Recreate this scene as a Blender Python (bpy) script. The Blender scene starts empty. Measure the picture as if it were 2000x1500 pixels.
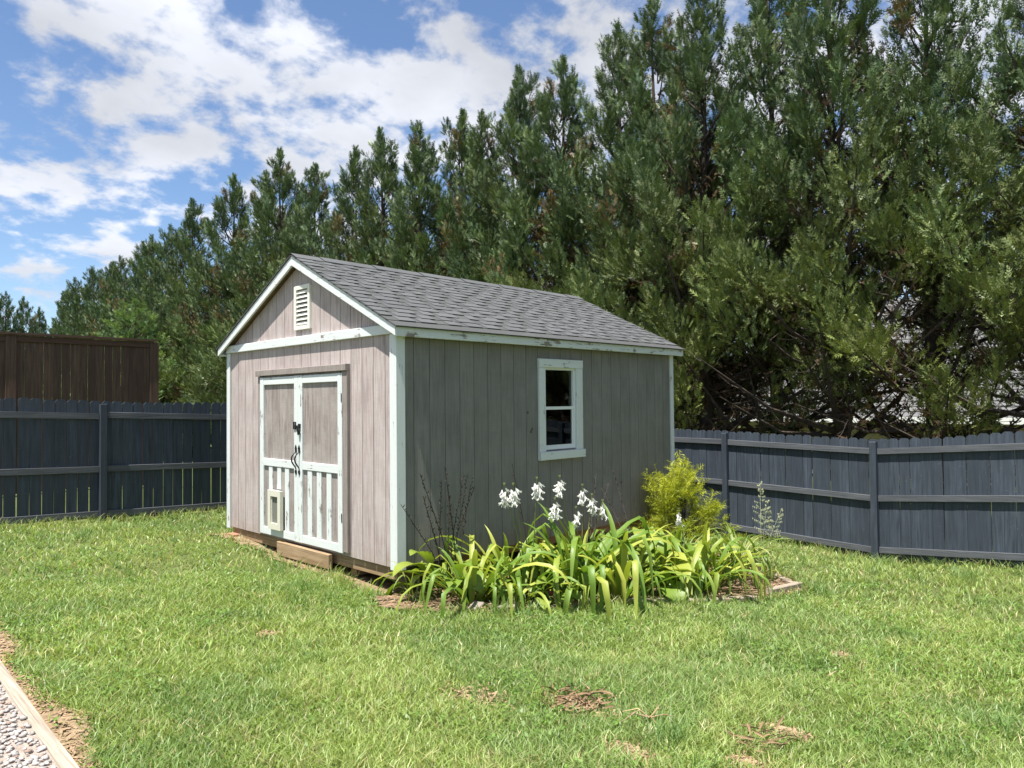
import bpy, math, random
import numpy as np
from mathutils import Vector, Matrix, Euler

random.seed(7)
RNG = np.random.default_rng(7)
scene = bpy.context.scene
COL = scene.collection

# ------------------------------------------------------------------ camera
CAM = (-4.1961, -5.6892, 1.5836)
YAW, PITCH, ROLL, FPX = 0.7779, 0.0246, -0.0095, 1420.6
_d = Vector((math.cos(PITCH)*math.cos(YAW), math.cos(PITCH)*math.sin(YAW), math.sin(PITCH)))
_r = Vector((math.sin(YAW), -math.cos(YAW), 0)); _u = _r.cross(_d)
_r2 = math.cos(ROLL)*_r + math.sin(ROLL)*_u; _u2 = -math.sin(ROLL)*_r + math.cos(ROLL)*_u
cam_data = bpy.data.cameras.new('camera')
cam_data.sensor_width = 36.0; cam_data.lens = 36.0*FPX/2000.0
cam_data.clip_start = 0.05; cam_data.clip_end = 3000
cam = bpy.data.objects.new('camera', cam_data)
cam.matrix_world = Matrix(((_r2.x, _u2.x, -_d.x, CAM[0]), (_r2.y, _u2.y, -_d.y, CAM[1]), (_r2.z, _u2.z, -_d.z, CAM[2]), (0, 0, 0, 1)))
COL.objects.link(cam); scene.camera = cam

# ------------------------------------------------------------------ light
LIGHT_DIR = Vector((0.338, 0.047, -1.0)).normalized()
to_sun = -LIGHT_DIR
SUN_EL = math.asin(to_sun.z)
SUN_ROT = math.atan2(to_sun.x, to_sun.y)
sun = bpy.data.lights.new('sun', 'SUN'); sun.energy = 5.0; sun.angle = math.radians(0.53); sun.color = (1.0, 0.955, 0.88)
sun_o = bpy.data.objects.new('sun', sun); COL.objects.link(sun_o)
sun_o.rotation_euler = LIGHT_DIR.to_track_quat('-Z', 'Y').to_euler(); sun_o.location = (-10, -10, 30)

world = bpy.data.worlds.new('World'); scene.world = world; world.use_nodes = True
SKY_STRENGTH = 0.095
def build_world():
    nt = world.node_tree; N = nt.nodes; N.clear(); L = nt.links
    out = N.new('ShaderNodeOutputWorld'); bg = N.new('ShaderNodeBackground'); bg.inputs['Strength'].default_value = SKY_STRENGTH
    sky = N.new('ShaderNodeTexSky'); sky.sky_type = 'NISHITA'; sky.sun_disc = False
    sky.sun_elevation = SUN_EL; sky.sun_rotation = SUN_ROT; sky.air_density = 1.0; sky.dust_density = 0.25; sky.ozone_density = 3.0
    tc = N.new('ShaderNodeTexCoord'); sep = N.new('ShaderNodeSeparateXYZ'); L.new(tc.outputs['Generated'], sep.inputs[0])
    def math_(op, a, b=None, c=None, clamp=False):
        m = N.new('ShaderNodeMath'); m.operation = op; m.use_clamp = clamp
        for i, v in enumerate((a, b, c)):
            if v is None: continue
            if isinstance(v, (int, float)): m.inputs[i].default_value = v
            else: L.new(v, m.inputs[i])
        return m.outputs[0]
    zz = math_('ADD', math_('MAXIMUM', sep.outputs['Z'], 0.0), 0.30)
    px = math_('DIVIDE', sep.outputs['X'], zz); py = math_('DIVIDE', sep.outputs['Y'], zz)
    cmb = N.new('ShaderNodeCombineXYZ'); L.new(px, cmb.inputs[0]); L.new(py, cmb.inputs[1]); cmb.inputs[2].default_value = 3.7
    def noise(scale, detail, rough, off, dist=0.0):
        mp = N.new('ShaderNodeMapping'); mp.inputs['Location'].default_value = off; L.new(cmb.outputs[0], mp.inputs[0])
        n = N.new('ShaderNodeTexNoise'); n.inputs['Scale'].default_value = scale; n.inputs['Detail'].default_value = detail
        n.inputs['Roughness'].default_value = rough; n.inputs['Distortion'].default_value = dist
        L.new(mp.outputs[0], n.inputs['Vector']); return n.outputs['Fac']
    big = noise(1.3, 3, 0.5, (11.2, 2.7, 0)); mid = noise(4.8, 8, 0.58, (4.6, 12.1, 0), 0.25); puff = noise(12.0, 5, 0.55, (1.0, 7.0, 0), 0.1)
    s = math_('ADD', math_('MULTIPLY', big, 0.38), math_('ADD', math_('MULTIPLY', mid, 0.80), math_('MULTIPLY', puff, 0.62)))
    fade = math_('MULTIPLY', math_('ADD', sep.outputs['Z'], 0.0), 6.0, clamp=True)
    cov = N.new('ShaderNodeMapRange'); cov.interpolation_type = 'SMOOTHSTEP'
    cov.inputs['From Min'].default_value = 0.825; cov.inputs['From Max'].default_value = 1.01; L.new(s, cov.inputs['Value'])
    cover = math_('MULTIPLY', cov.outputs[0], fade)
    cover = math_('MULTIPLY', cover, 0.96)
    shade = noise(1.9, 5, 0.55, (8.3, 2.2, 0))
    shm = N.new('ShaderNodeMapRange'); shm.inputs['From Min'].default_value = 0.35; shm.inputs['From Max'].default_value = 0.68
    shm.inputs['To Min'].default_value = 3.3; shm.inputs['To Max'].default_value = 5.2; L.new(shade, shm.inputs['Value'])
    cc = N.new('ShaderNodeCombineColor'); L.new(math_('MULTIPLY', shm.outputs[0], 0.97), cc.inputs[0]); L.new(shm.outputs[0], cc.inputs[1]); L.new(math_('MULTIPLY', shm.outputs[0], 1.08), cc.inputs[2])
    mx = N.new('ShaderNodeMix'); mx.data_type = 'RGBA'; L.new(cover, mx.inputs['Factor']); tint = N.new('ShaderNodeMix'); tint.data_type = 'RGBA'; tint.blend_type = 'MULTIPLY'; tint.inputs['Factor'].default_value = 1.0; L.new(sky.outputs[0], tint.inputs['A']); tint.inputs['B'].default_value = (0.74, 0.77, 0.82, 1); L.new(tint.outputs['Result'], mx.inputs['A']); L.new(cc.outputs[0], mx.inputs['B'])
    L.new(mx.outputs['Result'], bg.inputs['Color']); L.new(bg.outputs[0], out.inputs['Surface'])
build_world()

vs = scene.view_settings
vs.view_transform = 'Standard'; vs.look = 'None'; vs.exposure = 1.12; vs.gamma = 1.0; vs.use_curve_mapping = False
cy = scene.cycles
cy.use_denoising = True; cy.max_bounces = 8; cy.diffuse_bounces = 3; cy.glossy_bounces = 3; cy.transmission_bounces = 4; cy.transparent_max_bounces = 8
cy.use_adaptive_sampling = True; cy.adaptive_threshold = 0.01; cy.sample_clamp_indirect = 6.0

# ------------------------------------------------------------------ helpers
class MB:
    """collects polygons, builds ONE mesh object"""
    def __init__(s): s.v = []; s.f = []; s.m = []
    def quad(s, a, b, c, d, mi=0):
        i = len(s.v); s.v += [a, b, c, d]; s.f.append((i, i+1, i+2, i+3)); s.m.append(mi)
    def poly(s, pts, mi=0):
        i = len(s.v); s.v += list(pts); s.f.append(tuple(range(i, i+len(pts)))); s.m.append(mi)
    def box(s, x0, x1, y0, y1, z0, z1, mi=0):
        i = len(s.v)
        s.v += [(x0,y0,z0),(x1,y0,z0),(x1,y1,z0),(x0,y1,z0),(x0,y0,z1),(x1,y0,z1),(x1,y1,z1),(x0,y1,z1)]
        for q in ((0,3,2,1),(4,5,6,7),(0,1,5,4),(1,2,6,5),(2,3,7,6),(3,0,4,7)): s.f.append(tuple(i+k for k in q)); s.m.append(mi)
    def prism(s, outline, o, ex, ey, ez, depth, ch=0.0, mi=0):
        """outline: list of (a,b) in plane ex,ey from origin o, extruded depth along ez; ch: chamfer of the ez-side face"""
        o = Vector(o); ex = Vector(ex); ey = Vector(ey); ez = Vector(ez); n = len(outline); i = len(s.v)
        ca = sum(p[0] for p in outline)/n; cb = sum(p[1] for p in outline)/n
        P = [o + ex*a + ey*b for a, b in outline]
        Q = [p + ez*(depth-ch) for p in P]
        s.v += [tuple(p) for p in P] + [tuple(q) for q in Q]
        top = i+n
        if ch > 0:
            w = max(abs(p[0]-ca) for p in outline); h = max(abs(p[1]-cb) for p in outline)
            R = [o + ex*(ca+(a-ca)*(1-ch/max(w, 1e-6))) + ey*(cb+(b-cb)*(1-ch/max(h, 1e-6))) + ez*depth for a, b in outline]
            s.v += [tuple(r) for r in R]; top = i+2*n
        s.f.append(tuple(range(top, top+n))); s.m.append(mi)
        s.f.append(tuple(range(i+n-1, i-1, -1))); s.m.append(mi)
        for lay in range(2 if ch > 0 else 1):
            b0 = i+lay*n
            for k in range(n):
                k2 = (k+1) % n; s.f.append((b0+k, b0+k2, b0+n+k2, b0+n+k)); s.m.append(mi)
    def tube(s, pts, rad, seg=6, mi=0, cap=True):
        pts = [Vector(p) for p in pts]; rings = []
        ref = Vector((0.13, 0.27, 0.95))
        for k, p in enumerate(pts):
            t = (pts[min(k+1, len(pts)-1)] - pts[max(k-1, 0)]).normalized()
            a = t.cross(ref)
            if a.length < 1e-3: a = t.cross(Vector((1, 0, 0)))
            a.normalize(); b = t.cross(a); r = rad[k] if hasattr(rad, '__len__') else rad
            i = len(s.v); rings.append(i)
            for q in range(seg):
                an = 2*math.pi*q/seg; w = p + a*(r*math.cos(an)) + b*(r*math.sin(an)); s.v.append((w.x, w.y, w.z))
        for k in range(len(rings)-1):
            for q in range(seg):
                q2 = (q+1) % seg; s.f.append((rings[k]+q, rings[k]+q2, rings[k+1]+q2, rings[k+1]+q)); s.m.append(mi)
        if cap:
            s.f.append(tuple(rings[0]+q for q in range(seg-1, -1, -1))); s.m.append(mi)
            s.f.append(tuple(rings[-1]+q for q in range(seg))); s.m.append(mi)
    def mesh(s, name, mats, smooth=False):
        me = bpy.data.meshes.new(name); me.from_pydata([tuple(v) for v in s.v], [], s.f)
        if not isinstance(mats, (list, tuple)): mats = [mats]
        for m in mats: me.materials.append(m)
        if len(mats) > 1: me.polygons.foreach_set('material_index', s.m)
        if smooth: me.polygons.foreach_set('use_smooth', [True]*len(me.polygons))
        me.update(); return me
    def build(s, name, mats, parent=None, smooth=False):
        return put(name, s.mesh(name, mats, smooth), parent)

def put(name, me, parent=None, loc=None, rot=None, scale=None):
    o = bpy.data.objects.new(name, me); COL.objects.link(o)
    if parent is not None: o.parent = parent
    if loc is not None: o.location = loc
    if rot is not None: o.rotation_euler = rot
    if scale is not None: o.scale = scale if hasattr(scale, '__len__') else (scale,)*3
    return o
def tag(o, label=None, cat=None, group=None, kind=None):
    if label: o['label'] = label
    if cat: o['category'] = cat
    if group: o['group'] = group
    if kind: o['kind'] = kind
    return o
def thing(name, label, cat, loc=(0, 0, 0), rz=0.0, group=None):
    o = bpy.data.objects.new(name, None); COL.objects.link(o); o.location = loc; o.rotation_euler = (0, 0, rz); o.empty_display_size = 0.2
    return tag(o, label, cat, group)
def np_mesh(name, V, F, mat, col=None, smooth=False):
    """V (n,3), F (m,k) constant k, col (n,3) per-vertex colour"""
    me = bpy.data.meshes.new(name); n = len(V); m, k = F.shape
    me.vertices.add(n); me.vertices.foreach_set('co', np.asarray(V, np.float32).ravel())
    me.loops.add(m*k); me.loops.foreach_set('vertex_index', F.astype(np.int32).ravel())
    me.polygons.add(m); me.polygons.foreach_set('loop_start', np.arange(0, m*k, k, dtype=np.int32)); me.polygons.foreach_set('loop_total', np.full(m, k, np.int32))
    if col is not None:
        at = me.color_attributes.new('tint', 'FLOAT_COLOR', 'POINT')
        at.data.foreach_set('color', np.concatenate([col, np.ones((n, 1))], 1).astype(np.float32).ravel())
    me.materials.append(mat); me.update(calc_edges=True); me.validate()
    if smooth: me.polygons.foreach_set('use_smooth', np.ones(m, bool))
    return me

# ------------------------------------------------------------------ materials
class NM:
    def __init__(s, name):
        s.mat = bpy.data.materials.new(name); s.mat.use_nodes = True; s.nt = s.mat.node_tree; s.N = s.nt.nodes; s.L = s.nt.links
        s.bsdf = s.N['Principled BSDF']; s.out = s.N['Material Output']; s.tc = s.N.new('ShaderNodeTexCoord')
    def vec(s, scale=(1, 1, 1), rnd=False, src='Object'):
        mp = s.N.new('ShaderNodeMapping'); mp.inputs['Scale'].default_value = scale; s.L.new(s.tc.outputs[src], mp.inputs[0])
        if rnd:
            oi = s.N.new('ShaderNodeObjectInfo'); m = s.N.new('ShaderNodeMath'); m.operation = 'MULTIPLY'; m.inputs[1].default_value = 37.0
            s.L.new(oi.outputs['Random'], m.inputs[0]); s.L.new(m.outputs[0], mp.inputs['Location'])
        return mp.outputs[0]
    def noise(s, v, scale=5, detail=5, rough=0.55, dist=0.0):
        n = s.N.new('ShaderNodeTexNoise'); n.inputs['Scale'].default_value = scale; n.inputs['Detail'].default_value = detail
        n.inputs['Roughness'].default_value = rough; n.inputs['Distortion'].default_value = dist; s.L.new(v, n.inputs['Vector']); return n.outputs['Fac']
    def rng(s, f, a, b, c=0.0, d=1.0):
        m = s.N.new('ShaderNodeMapRange'); m.inputs['From Min'].default_value = a; m.inputs['From Max'].default_value = b
        m.inputs['To Min'].default_value = c; m.inputs['To Max'].default_value = d; s.L.new(f, m.inputs['Value']); return m.outputs[0]
    def math(s, op, a, b):
        m = s.N.new('ShaderNodeMath'); m.operation = op
        for i, v in enumerate((a, b)):
            if isinstance(v, (int, float)): m.inputs[i].default_value = v
            else: s.L.new(v, m.inputs[i])
        return m.outputs[0]
    def mix(s, f, a, b, mode='MIX'):
        m = s.N.new('ShaderNodeMix'); m.data_type = 'RGBA'; m.blend_type = mode
        if isinstance(f, (int, float)): m.inputs['Factor'].default_value = f
        else: s.L.new(f, m.inputs['Factor'])
        for k, v in (('A', a), ('B', b)):
            if isinstance(v, tuple): m.inputs[k].default_value = (*v, 1)
            else: s.L.new(v, m.inputs[k])
        return m.outputs['Result']
    def random(s): return s.N.new('ShaderNodeObjectInfo').outputs['Random']
    def attr(s, name='tint'):
        a = s.N.new('ShaderNodeAttribute'); a.attribute_name = name; return a.outputs['Color']
    def scale(s, col, f):
        v = s.N.new('ShaderNodeVectorMath'); v.operation = 'SCALE'; s.L.new(col, v.inputs[0])
        if isinstance(f, (int, float)): v.inputs['Scale'].default_value = f
        else: s.L.new(f, v.inputs['Scale'])
        return v.outputs[0]
    def done(s, col, rough=0.7, bump=None, dist=0.002, strength=0.6, spec=0.35):
        if isinstance(col, tuple): s.bsdf.inputs['Base Color'].default_value = (*col, 1)
        else: s.L.new(col, s.bsdf.inputs['Base Color'])
        if isinstance(rough, (int, float)): s.bsdf.inputs['Roughness'].default_value = rough
        else: s.L.new(rough, s.bsdf.inputs['Roughness'])
        s.bsdf.inputs['Specular IOR Level'].default_value = spec
        if bump is not None:
            b = s.N.new('ShaderNodeBump'); b.inputs['Distance'].default_value = dist; b.inputs['Strength'].default_value = strength
            s.L.new(bump, b.inputs['Height']); s.L.new(b.outputs[0], s.bsdf.inputs['Normal'])
        return s.mat
    def translucent(s, col, amount=0.35, tint=(1.25, 1.25, 0.6)):
        t = s.N.new('ShaderNodeBsdfTranslucent'); mt = s.mix(1.0, col, tint, 'MULTIPLY'); s.L.new(mt, t.inputs['Color'])
        m = s.N.new('ShaderNodeMixShader'); m.inputs[0].default_value = amount
        s.L.new(s.bsdf.outputs[0], m.inputs[1]); s.L.new(t.outputs[0], m.inputs[2]); s.L.new(m.outputs[0], s.out.inputs['Surface']); return s.mat

def grain(axis, along=1.2, across=28):
    sc = [across]*3; sc[axis] = along; return tuple(sc)

def m_white(name, axis, wear=0.56):
    n = NM(name)
    g = n.noise(n.vec(grain(axis, 2.0, 30), True), 1.6, 6, 0.6); blot = n.noise(n.vec((1, 1, 1), True), 7, 5, 0.6)
    s = n.math('ADD', n.math('MULTIPLY', g, 0.5), n.math('MULTIPLY', blot, 0.5))
    peel = n.rng(s, wear, wear+0.035); thin = n.rng(g, 0.45, 0.75, 0, 0.3)
    c = n.mix(thin, (0.63, 0.665, 0.66), (0.47, 0.485, 0.475)); fine = n.noise(n.vec(), 40, 3, 0.6)
    c = n.mix(n.rng(fine, 0.35, 0.75, 0, 0.18), c, (0.45, 0.46, 0.44))
    c = n.mix(peel, c, (0.23, 0.20, 0.175))
    h = n.math('SUBTRACT', n.math('MULTIPLY', g, 0.4), peel)
    return n.done(c, 0.6, h, 0.0016, 0.7)

def m_siding(name, base, pale, dark, axis=2, streak=0.5):
    n = NM(name); v = n.vec(grain(axis, 1.5, 36), True)
    g = n.noise(v, 1.7, 7, 0.65); b = n.noise(n.vec((1, 1, 1), True), 2.6, 5, 0.6)
    sc = [7, 7, 7]; sc[axis] = 160; saw = n.noise(n.vec(tuple(sc), True), 1.0, 2, 0.5)
    c = n.mix(n.rng(g, 0.40, 0.60), dark, base); c = n.mix(n.math('MULTIPLY', n.rng(b, 0.38, 0.68), streak), c, pale)
    c = n.mix(n.rng(saw, 0.35, 0.7, 0, 0.22), c, dark)
    c = n.mix(n.rng(n.random(), 0, 1, 0.0, 0.16), c, dark)
    fine = n.noise(n.vec(), 90, 2, 0.6); c = n.mix(n.rng(fine, 0.55, 0.8, 0, 0.25), c, dark)
    sx = n.N.new('ShaderNodeSeparateXYZ'); n.L.new(n.tc.outputs['Object'], sx.inputs[0])
    spl = n.math('ADD', n.math('MULTIPLY', n.noise(n.vec(), 22, 5, 0.7), 0.55), n.rng(sx.outputs['Z'], 0.0, 0.45, 0.32, 0.0))
    c = n.mix(n.rng(spl, 0.45, 0.70, 0, 0.45), c, (0.27, 0.20, 0.13))
    spot = n.noise(n.vec((1, 1, .6)), 3.3, 2, 0.5); c = n.mix(n.rng(spot, 0.72, 0.75, 0, 0.35), c, dark)
    h = n.math('ADD', n.math('MULTIPLY', g, 0.7), n.math('MULTIPLY', saw, 0.5))
    return n.done(c, 0.85, h, 0.002, 0.55, 0.2)

def m_wood(name, c1, c2, axis, rough=0.8, along=1.0, across=24, rnd=0.25, extra=None):
    n = NM(name); g = n.noise(n.vec(grain(axis, along, across), True), 1.8, 7, 0.62, 0.3); b = n.noise(n.vec((1, 1, 1), True), 3.5, 4, 0.55)
    c = n.mix(n.rng(g, 0.32, 0.7), c1, c2); c = n.mix(n.rng(b, 0.4, 0.75, 0, 0.35), c, c1)
    c = n.mix(n.rng(n.random(), 0, 1, 0, rnd), c, c1)
    if extra: c = n.mix(n.rng(n.noise(n.vec((1, 1, 1), True), 26, 3, 0.6), 0.66, 0.76, 0, 0.5), c, extra)
    return n.done(c, rough, g, 0.003, 0.6, 0.3)

M = {}
M['white_v'] = m_white('white_paint_vertical', 2, 0.60); M['white_y'] = m_white('white_paint_across', 1, 0.585); M['white_x'] = m_white('white_paint_along', 0, 0.585)
M['white_worn'] = m_white('white_paint_worn', 2, 0.565)
M['white_fascia'] = m_white('white_paint_flaking', 0, 0.555)
M['siding_front'] = m_siding('siding_faded_pink_grey', (0.485, 0.41, 0.395), (0.55, 0.505, 0.49), (0.29, 0.24, 0.23))
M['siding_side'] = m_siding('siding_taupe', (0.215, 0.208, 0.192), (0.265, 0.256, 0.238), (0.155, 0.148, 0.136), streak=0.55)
M['siding_trim'] = m_siding('casing_taupe', (0.30, 0.26, 0.24), (0.36, 0.33, 0.31), (0.19, 0.165, 0.15))
M['siding_door'] = m_siding('door_panel_faded', (0.37, 0.31, 0.295), (0.40, 0.37, 0.345), (0.17, 0.15, 0.135), streak=0.8)
M['gap'] = NM('gap_shadow_board').done((0.06, 0.052, 0.048), 0.9)
M['bare_wood_y'] = m_wood('weathered_pine', (0.20, 0.13, 0.07), (0.42, 0.31, 0.19), 1, 0.85, 1.0, 20)
M['bare_wood_x'] = m_wood('weathered_pine_along', (0.20, 0.13, 0.07), (0.42, 0.31, 0.19), 0, 0.85, 1.0, 20)
M['timber'] = m_wood('landscape_timber', (0.20, 0.165, 0.125), (0.46, 0.41, 0.34), 1, 0.9, 1.0, 42, 0.1, (0.14, 0.11, 0.08))
M['edging'] = m_wood('edging_timber', (0.22, 0.18, 0.14), (0.40, 0.33, 0.26), 0, 0.9, 4, 18, 0.3)
M['fence_v'] = m_wood('fence_stain_vertical', (0.028, 0.036, 0.048), (0.078, 0.097, 0.126), 2, 0.62, 1.0, 18, 0.65, (0.14, 0.15, 0.165))
M['fence_x'] = m_wood('fence_stain_along_x', (0.055, 0.060, 0.070), (0.140, 0.146, 0.158), 0, 0.6, 1.2, 30, 0.3, (0.15, 0.14, 0.13))
M['fence_y'] = m_wood('fence_stain_along_y', (0.055, 0.060, 0.070), (0.140, 0.146, 0.158), 1, 0.6, 1.2, 30, 0.3, (0.15, 0.14, 0.13))
M['brown_v'] = m_wood('brown_stain_vertical', (0.060, 0.036, 0.025), (0.175, 0.108, 0.072), 2, 0.75, 1.0, 20, 0.75, (0.03, 0.02, 0.015))
M['brown_x'] = m_wood('brown_stain_along', (0.075, 0.042, 0.030), (0.14, 0.080, 0.055), 0, 0.75, 1.2, 26, 0.3)
M['bark'] = m_wood('cypress_bark', (0.035, 0.026, 0.021), (0.10, 0.078, 0.062), 2, 0.95, 1.5, 16, 0.0)
M['mark'] = NM('knot_mark').done((0.09, 0.07, 0.05), 0.9)
M['iron'] = NM('black_iron').done((0.012, 0.012, 0.013), 0.45)
M['cream'] = NM('cream_plastic').done((0.60, 0.58, 0.49), 0.45)
M['vinyl'] = NM('white_vinyl').done((0.72, 0.74, 0.73), 0.4)
M['vent'] = NM('vent_cream').done((0.72, 0.71, 0.63), 0.5)
M['flap'] = NM('pet_flap').done((0.17, 0.17, 0.155), 0.25)

def m_shingle(name, a, b, rnd):
    n = NM(name); f = n.noise(n.vec(), 130, 3, 0.7); bl = n.noise(n.vec(), 3.0, 4, 0.6)
    c = n.mix(n.rng(f, 0.3, 0.7), a, b); c = n.mix(n.rng(bl, 0.35, 0.7, 0, 0.35), c, a)
    c = n.mix(n.rng(n.random(), 0, 1, 0, rnd), c, b); return n.done(c, 0.95, f, 0.002, 0.6, 0.15)
M['shingle'] = m_shingle('charcoal_shingle', (0.062, 0.065, 0.069), (0.125, 0.130, 0.134), 0.45)
M['shingle_under'] = m_shingle('charcoal_shingle_course', (0.055, 0.057, 0.058), (0.100, 0.103, 0.104), 0.2)
M['far_shingle'] = m_shingle('pale_house_shingle', (0.11, 0.11, 0.112), (0.18, 0.18, 0.182), 0.4)
M['far_wall'] = NM('house_wall').done((0.35, 0.31, 0.25), 0.8)

def glass():
    n = NM('window_glass'); N = n.N
    gl = N.new('ShaderNodeBsdfGlossy'); gl.inputs['Roughness'].default_value = 0.015; gl.inputs['Color'].default_value = (0.9, 0.95, 0.95, 1)
    tr = N.new('ShaderNodeBsdfTransparent'); tr.inputs['Color'].default_value = (0.80, 0.85, 0.83, 1)
    fr = N.new('ShaderNodeFresnel'); fr.inputs['IOR'].default_value = 1.75
    m = N.new('ShaderNodeMixShader'); n.L.new(fr.outputs[0], m.inputs[0]); n.L.new(tr.outputs[0], m.inputs[1]); n.L.new(gl.outputs[0], m.inputs[2]); n.L.new(m.outputs[0], n.out.inputs['Surface'])
    return n.mat
M['glass'] = glass()

def m_leaf(name, amount=0.35, rough=0.5, gain=1.0, spec=0.4):
    n = NM(name); c = n.attr()
    if gain != 1.0: c = n.scale(c, gain)
    n.done(c, rough, spec=spec); return n.translucent(c, amount)
M['grass'] = m_leaf('grass_blades', 0.42, 0.42)
M['needle'] = m_leaf('cypress_foliage', 0.10, 0.5, spec=0.35)
M['dead'] = m_leaf('dead_cypress_sprays', 0.2, 0.8, spec=0.1)
M['gold'] = m_leaf('gold_thread_foliage', 0.4, 0.55)

def m_strap(name, base, edge, yellow):
    n = NM(name); r = n.random()
    st = n.noise(n.vec((60, 1.2, 1), True, 'UV'), 1.0, 3, 0.5)
    c = n.mix(n.rng(st, 0.35, 0.65, 0, 0.55), base, edge); c = n.mix(n.rng(r, 0.35, 1.0, 0, 0.8), c, yellow)
    tipn = n.noise(n.vec((3, 3, 3), True), 6, 4, 0.6); c = n.mix(n.rng(tipn, 0.64, 0.72, 0, 0.7), c, (0.30, 0.21, 0.09))
    n.done(c, 0.42, st, 0.0015, 0.6, spec=0.4); return n.translucent(c, 0.30, (1.2, 1.3, 0.5))
M['strap'] = m_strap('strap_leaf', (0.095, 0.19, 0.028), (0.24, 0.33, 0.05), (0.46, 0.47, 0.09))
M['hosta'] = m_strap('hosta_leaf', (0.13, 0.22, 0.03), (0.24, 0.32, 0.045), (0.38, 0.40, 0.07))
M['thin'] = m_strap('daylily_leaf', (0.11, 0.20, 0.04), (0.20, 0.27, 0.06), (0.38, 0.36, 0.12))
M['mondo'] = m_strap('mondo_leaf', (0.07, 0.12, 0.03), (0.12, 0.17, 0.045), (0.26, 0.24, 0.10))
def m_petal(name, col):
    n = NM(name); n.done(col, 0.5)
    c = n.N.new('ShaderNodeRGB'); c.outputs[0].default_value = (*col, 1); return n.translucent(c.outputs[0], 0.35, (1, 1, 1))
M['petal'] = m_petal('white_petal', (0.80, 0.80, 0.76)); M['pink'] = m_petal('pink_petal', (0.55, 0.12, 0.25))
M['stalk'] = NM('green_stalk').done((0.16, 0.20, 0.06), 0.6); M['dry_stalk'] = NM('dry_seed_stalk').done((0.035, 0.028, 0.022), 0.8)
M['dry_leaf'] = m_wood('dry_leaf', (0.14, 0.085, 0.045), (0.34, 0.24, 0.14), 0, 0.8, 2, 30, 0.6)
M['straw'] = m_wood('straw', (0.38, 0.28, 0.14), (0.60, 0.47, 0.26), 0, 0.85, 2, 30, 0.5)
M['concrete'] = NM('concrete_block').done((0.24, 0.21, 0.175), 0.9)
M['pale_seed'] = NM('pale_seed').done((0.40, 0.42, 0.26), 0.8)
M['brick'] = NM('red_brick').done((0.33, 0.17, 0.11), 0.9)

def m_ground():
    n = NM('lawn_soil'); a = n.noise(n.vec(), 0.9, 6, 0.6); b = n.noise(n.vec(), 30, 5, 0.65)
    c = n.mix(n.rng(a, 0.35, 0.68), (0.065, 0.095, 0.028), (0.10, 0.125, 0.04)); c = n.mix(n.rng(b, 0.50, 0.72), c, (0.17, 0.13, 0.07))
    return n.done(c, 0.95, b, 0.012, 0.8, 0.1)
def m_soil(name, a, b, c3):
    n = NM(name); x = n.noise(n.vec(), 14, 6, 0.65); y = n.noise(n.vec(), 70, 4, 0.7)
    c = n.mix(n.rng(x, 0.35, 0.65), a, b); c = n.mix(n.rng(y, 0.5, 0.75), c, c3); return n.done(c, 0.95, y, 0.012, 0.9, 0.1)
M['ground'] = m_ground()
M['mulch'] = m_soil('bed_mulch', (0.10, 0.065, 0.045), (0.24, 0.165, 0.105), (0.42, 0.31, 0.20))
M['straw_soil'] = m_soil('straw_soil', (0.20, 0.14, 0.085), (0.32, 0.235, 0.145), (0.42, 0.33, 0.22))
M['gravel_bed'] = m_soil('gravel_bed', (0.26, 0.21, 0.17), (0.38, 0.33, 0.29), (0.50, 0.46, 0.42))

# ------------------------------------------------------------------ terrain
CTRL = np.array([(0,0,-.27),(0,1.8,-.205),(0,3.66,-.115),(-.75,6.2,-.13),(1.1,6.2,-.2),(-2,6.2,-.06),(7.5,1.6,-.86),(7.5,-.7,-.78),(7.5,-1.85,-.87),(7.5,-3.7,-.73),
    (-3.1,-1,0.0),(-4.2,-5.7,0.0),(2,-2,-.38),(3.5,-2.4,-.47),(0,-5,-.25),(4,-6,-.52),(8,-7,-.68),(-3.1,2,.02),(-8,0,.08),(-8,8,.1),(7.5,6.2,-.85),(4,4,-.4),(-1.5,-2.5,-.13),(-1.5,1.5,-.12),(5,-2,-.6),
    (1.2,10,-.1),(-3,10,0.05),(10.5,0,-1.0),(10.5,12,-1.0),(2,-.7,-.36),(4,-1,-.5)])
def g_base(x): return -0.24 - 0.078*np.clip(x, -4, 9) - 0.03*np.clip(x-9, 0, 25)
_res = CTRL[:, 2] - g_base(CTRL[:, 0])
def ground(x, y):
    x = np.asarray(x, float); y = np.asarray(y, float)
    d2 = (x[..., None]-CTRL[:, 0])**2 + (y[..., None]-CTRL[:, 1])**2
    w = 1.0/(d2+0.25)**1.6; w0 = 1.0/400.0**1.2
    return g_base(x) + (w*_res).sum(-1)/(w.sum(-1)+w0)
def gz(x, y): return float(ground(np.array([x]), np.array([y]))[0])

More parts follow.
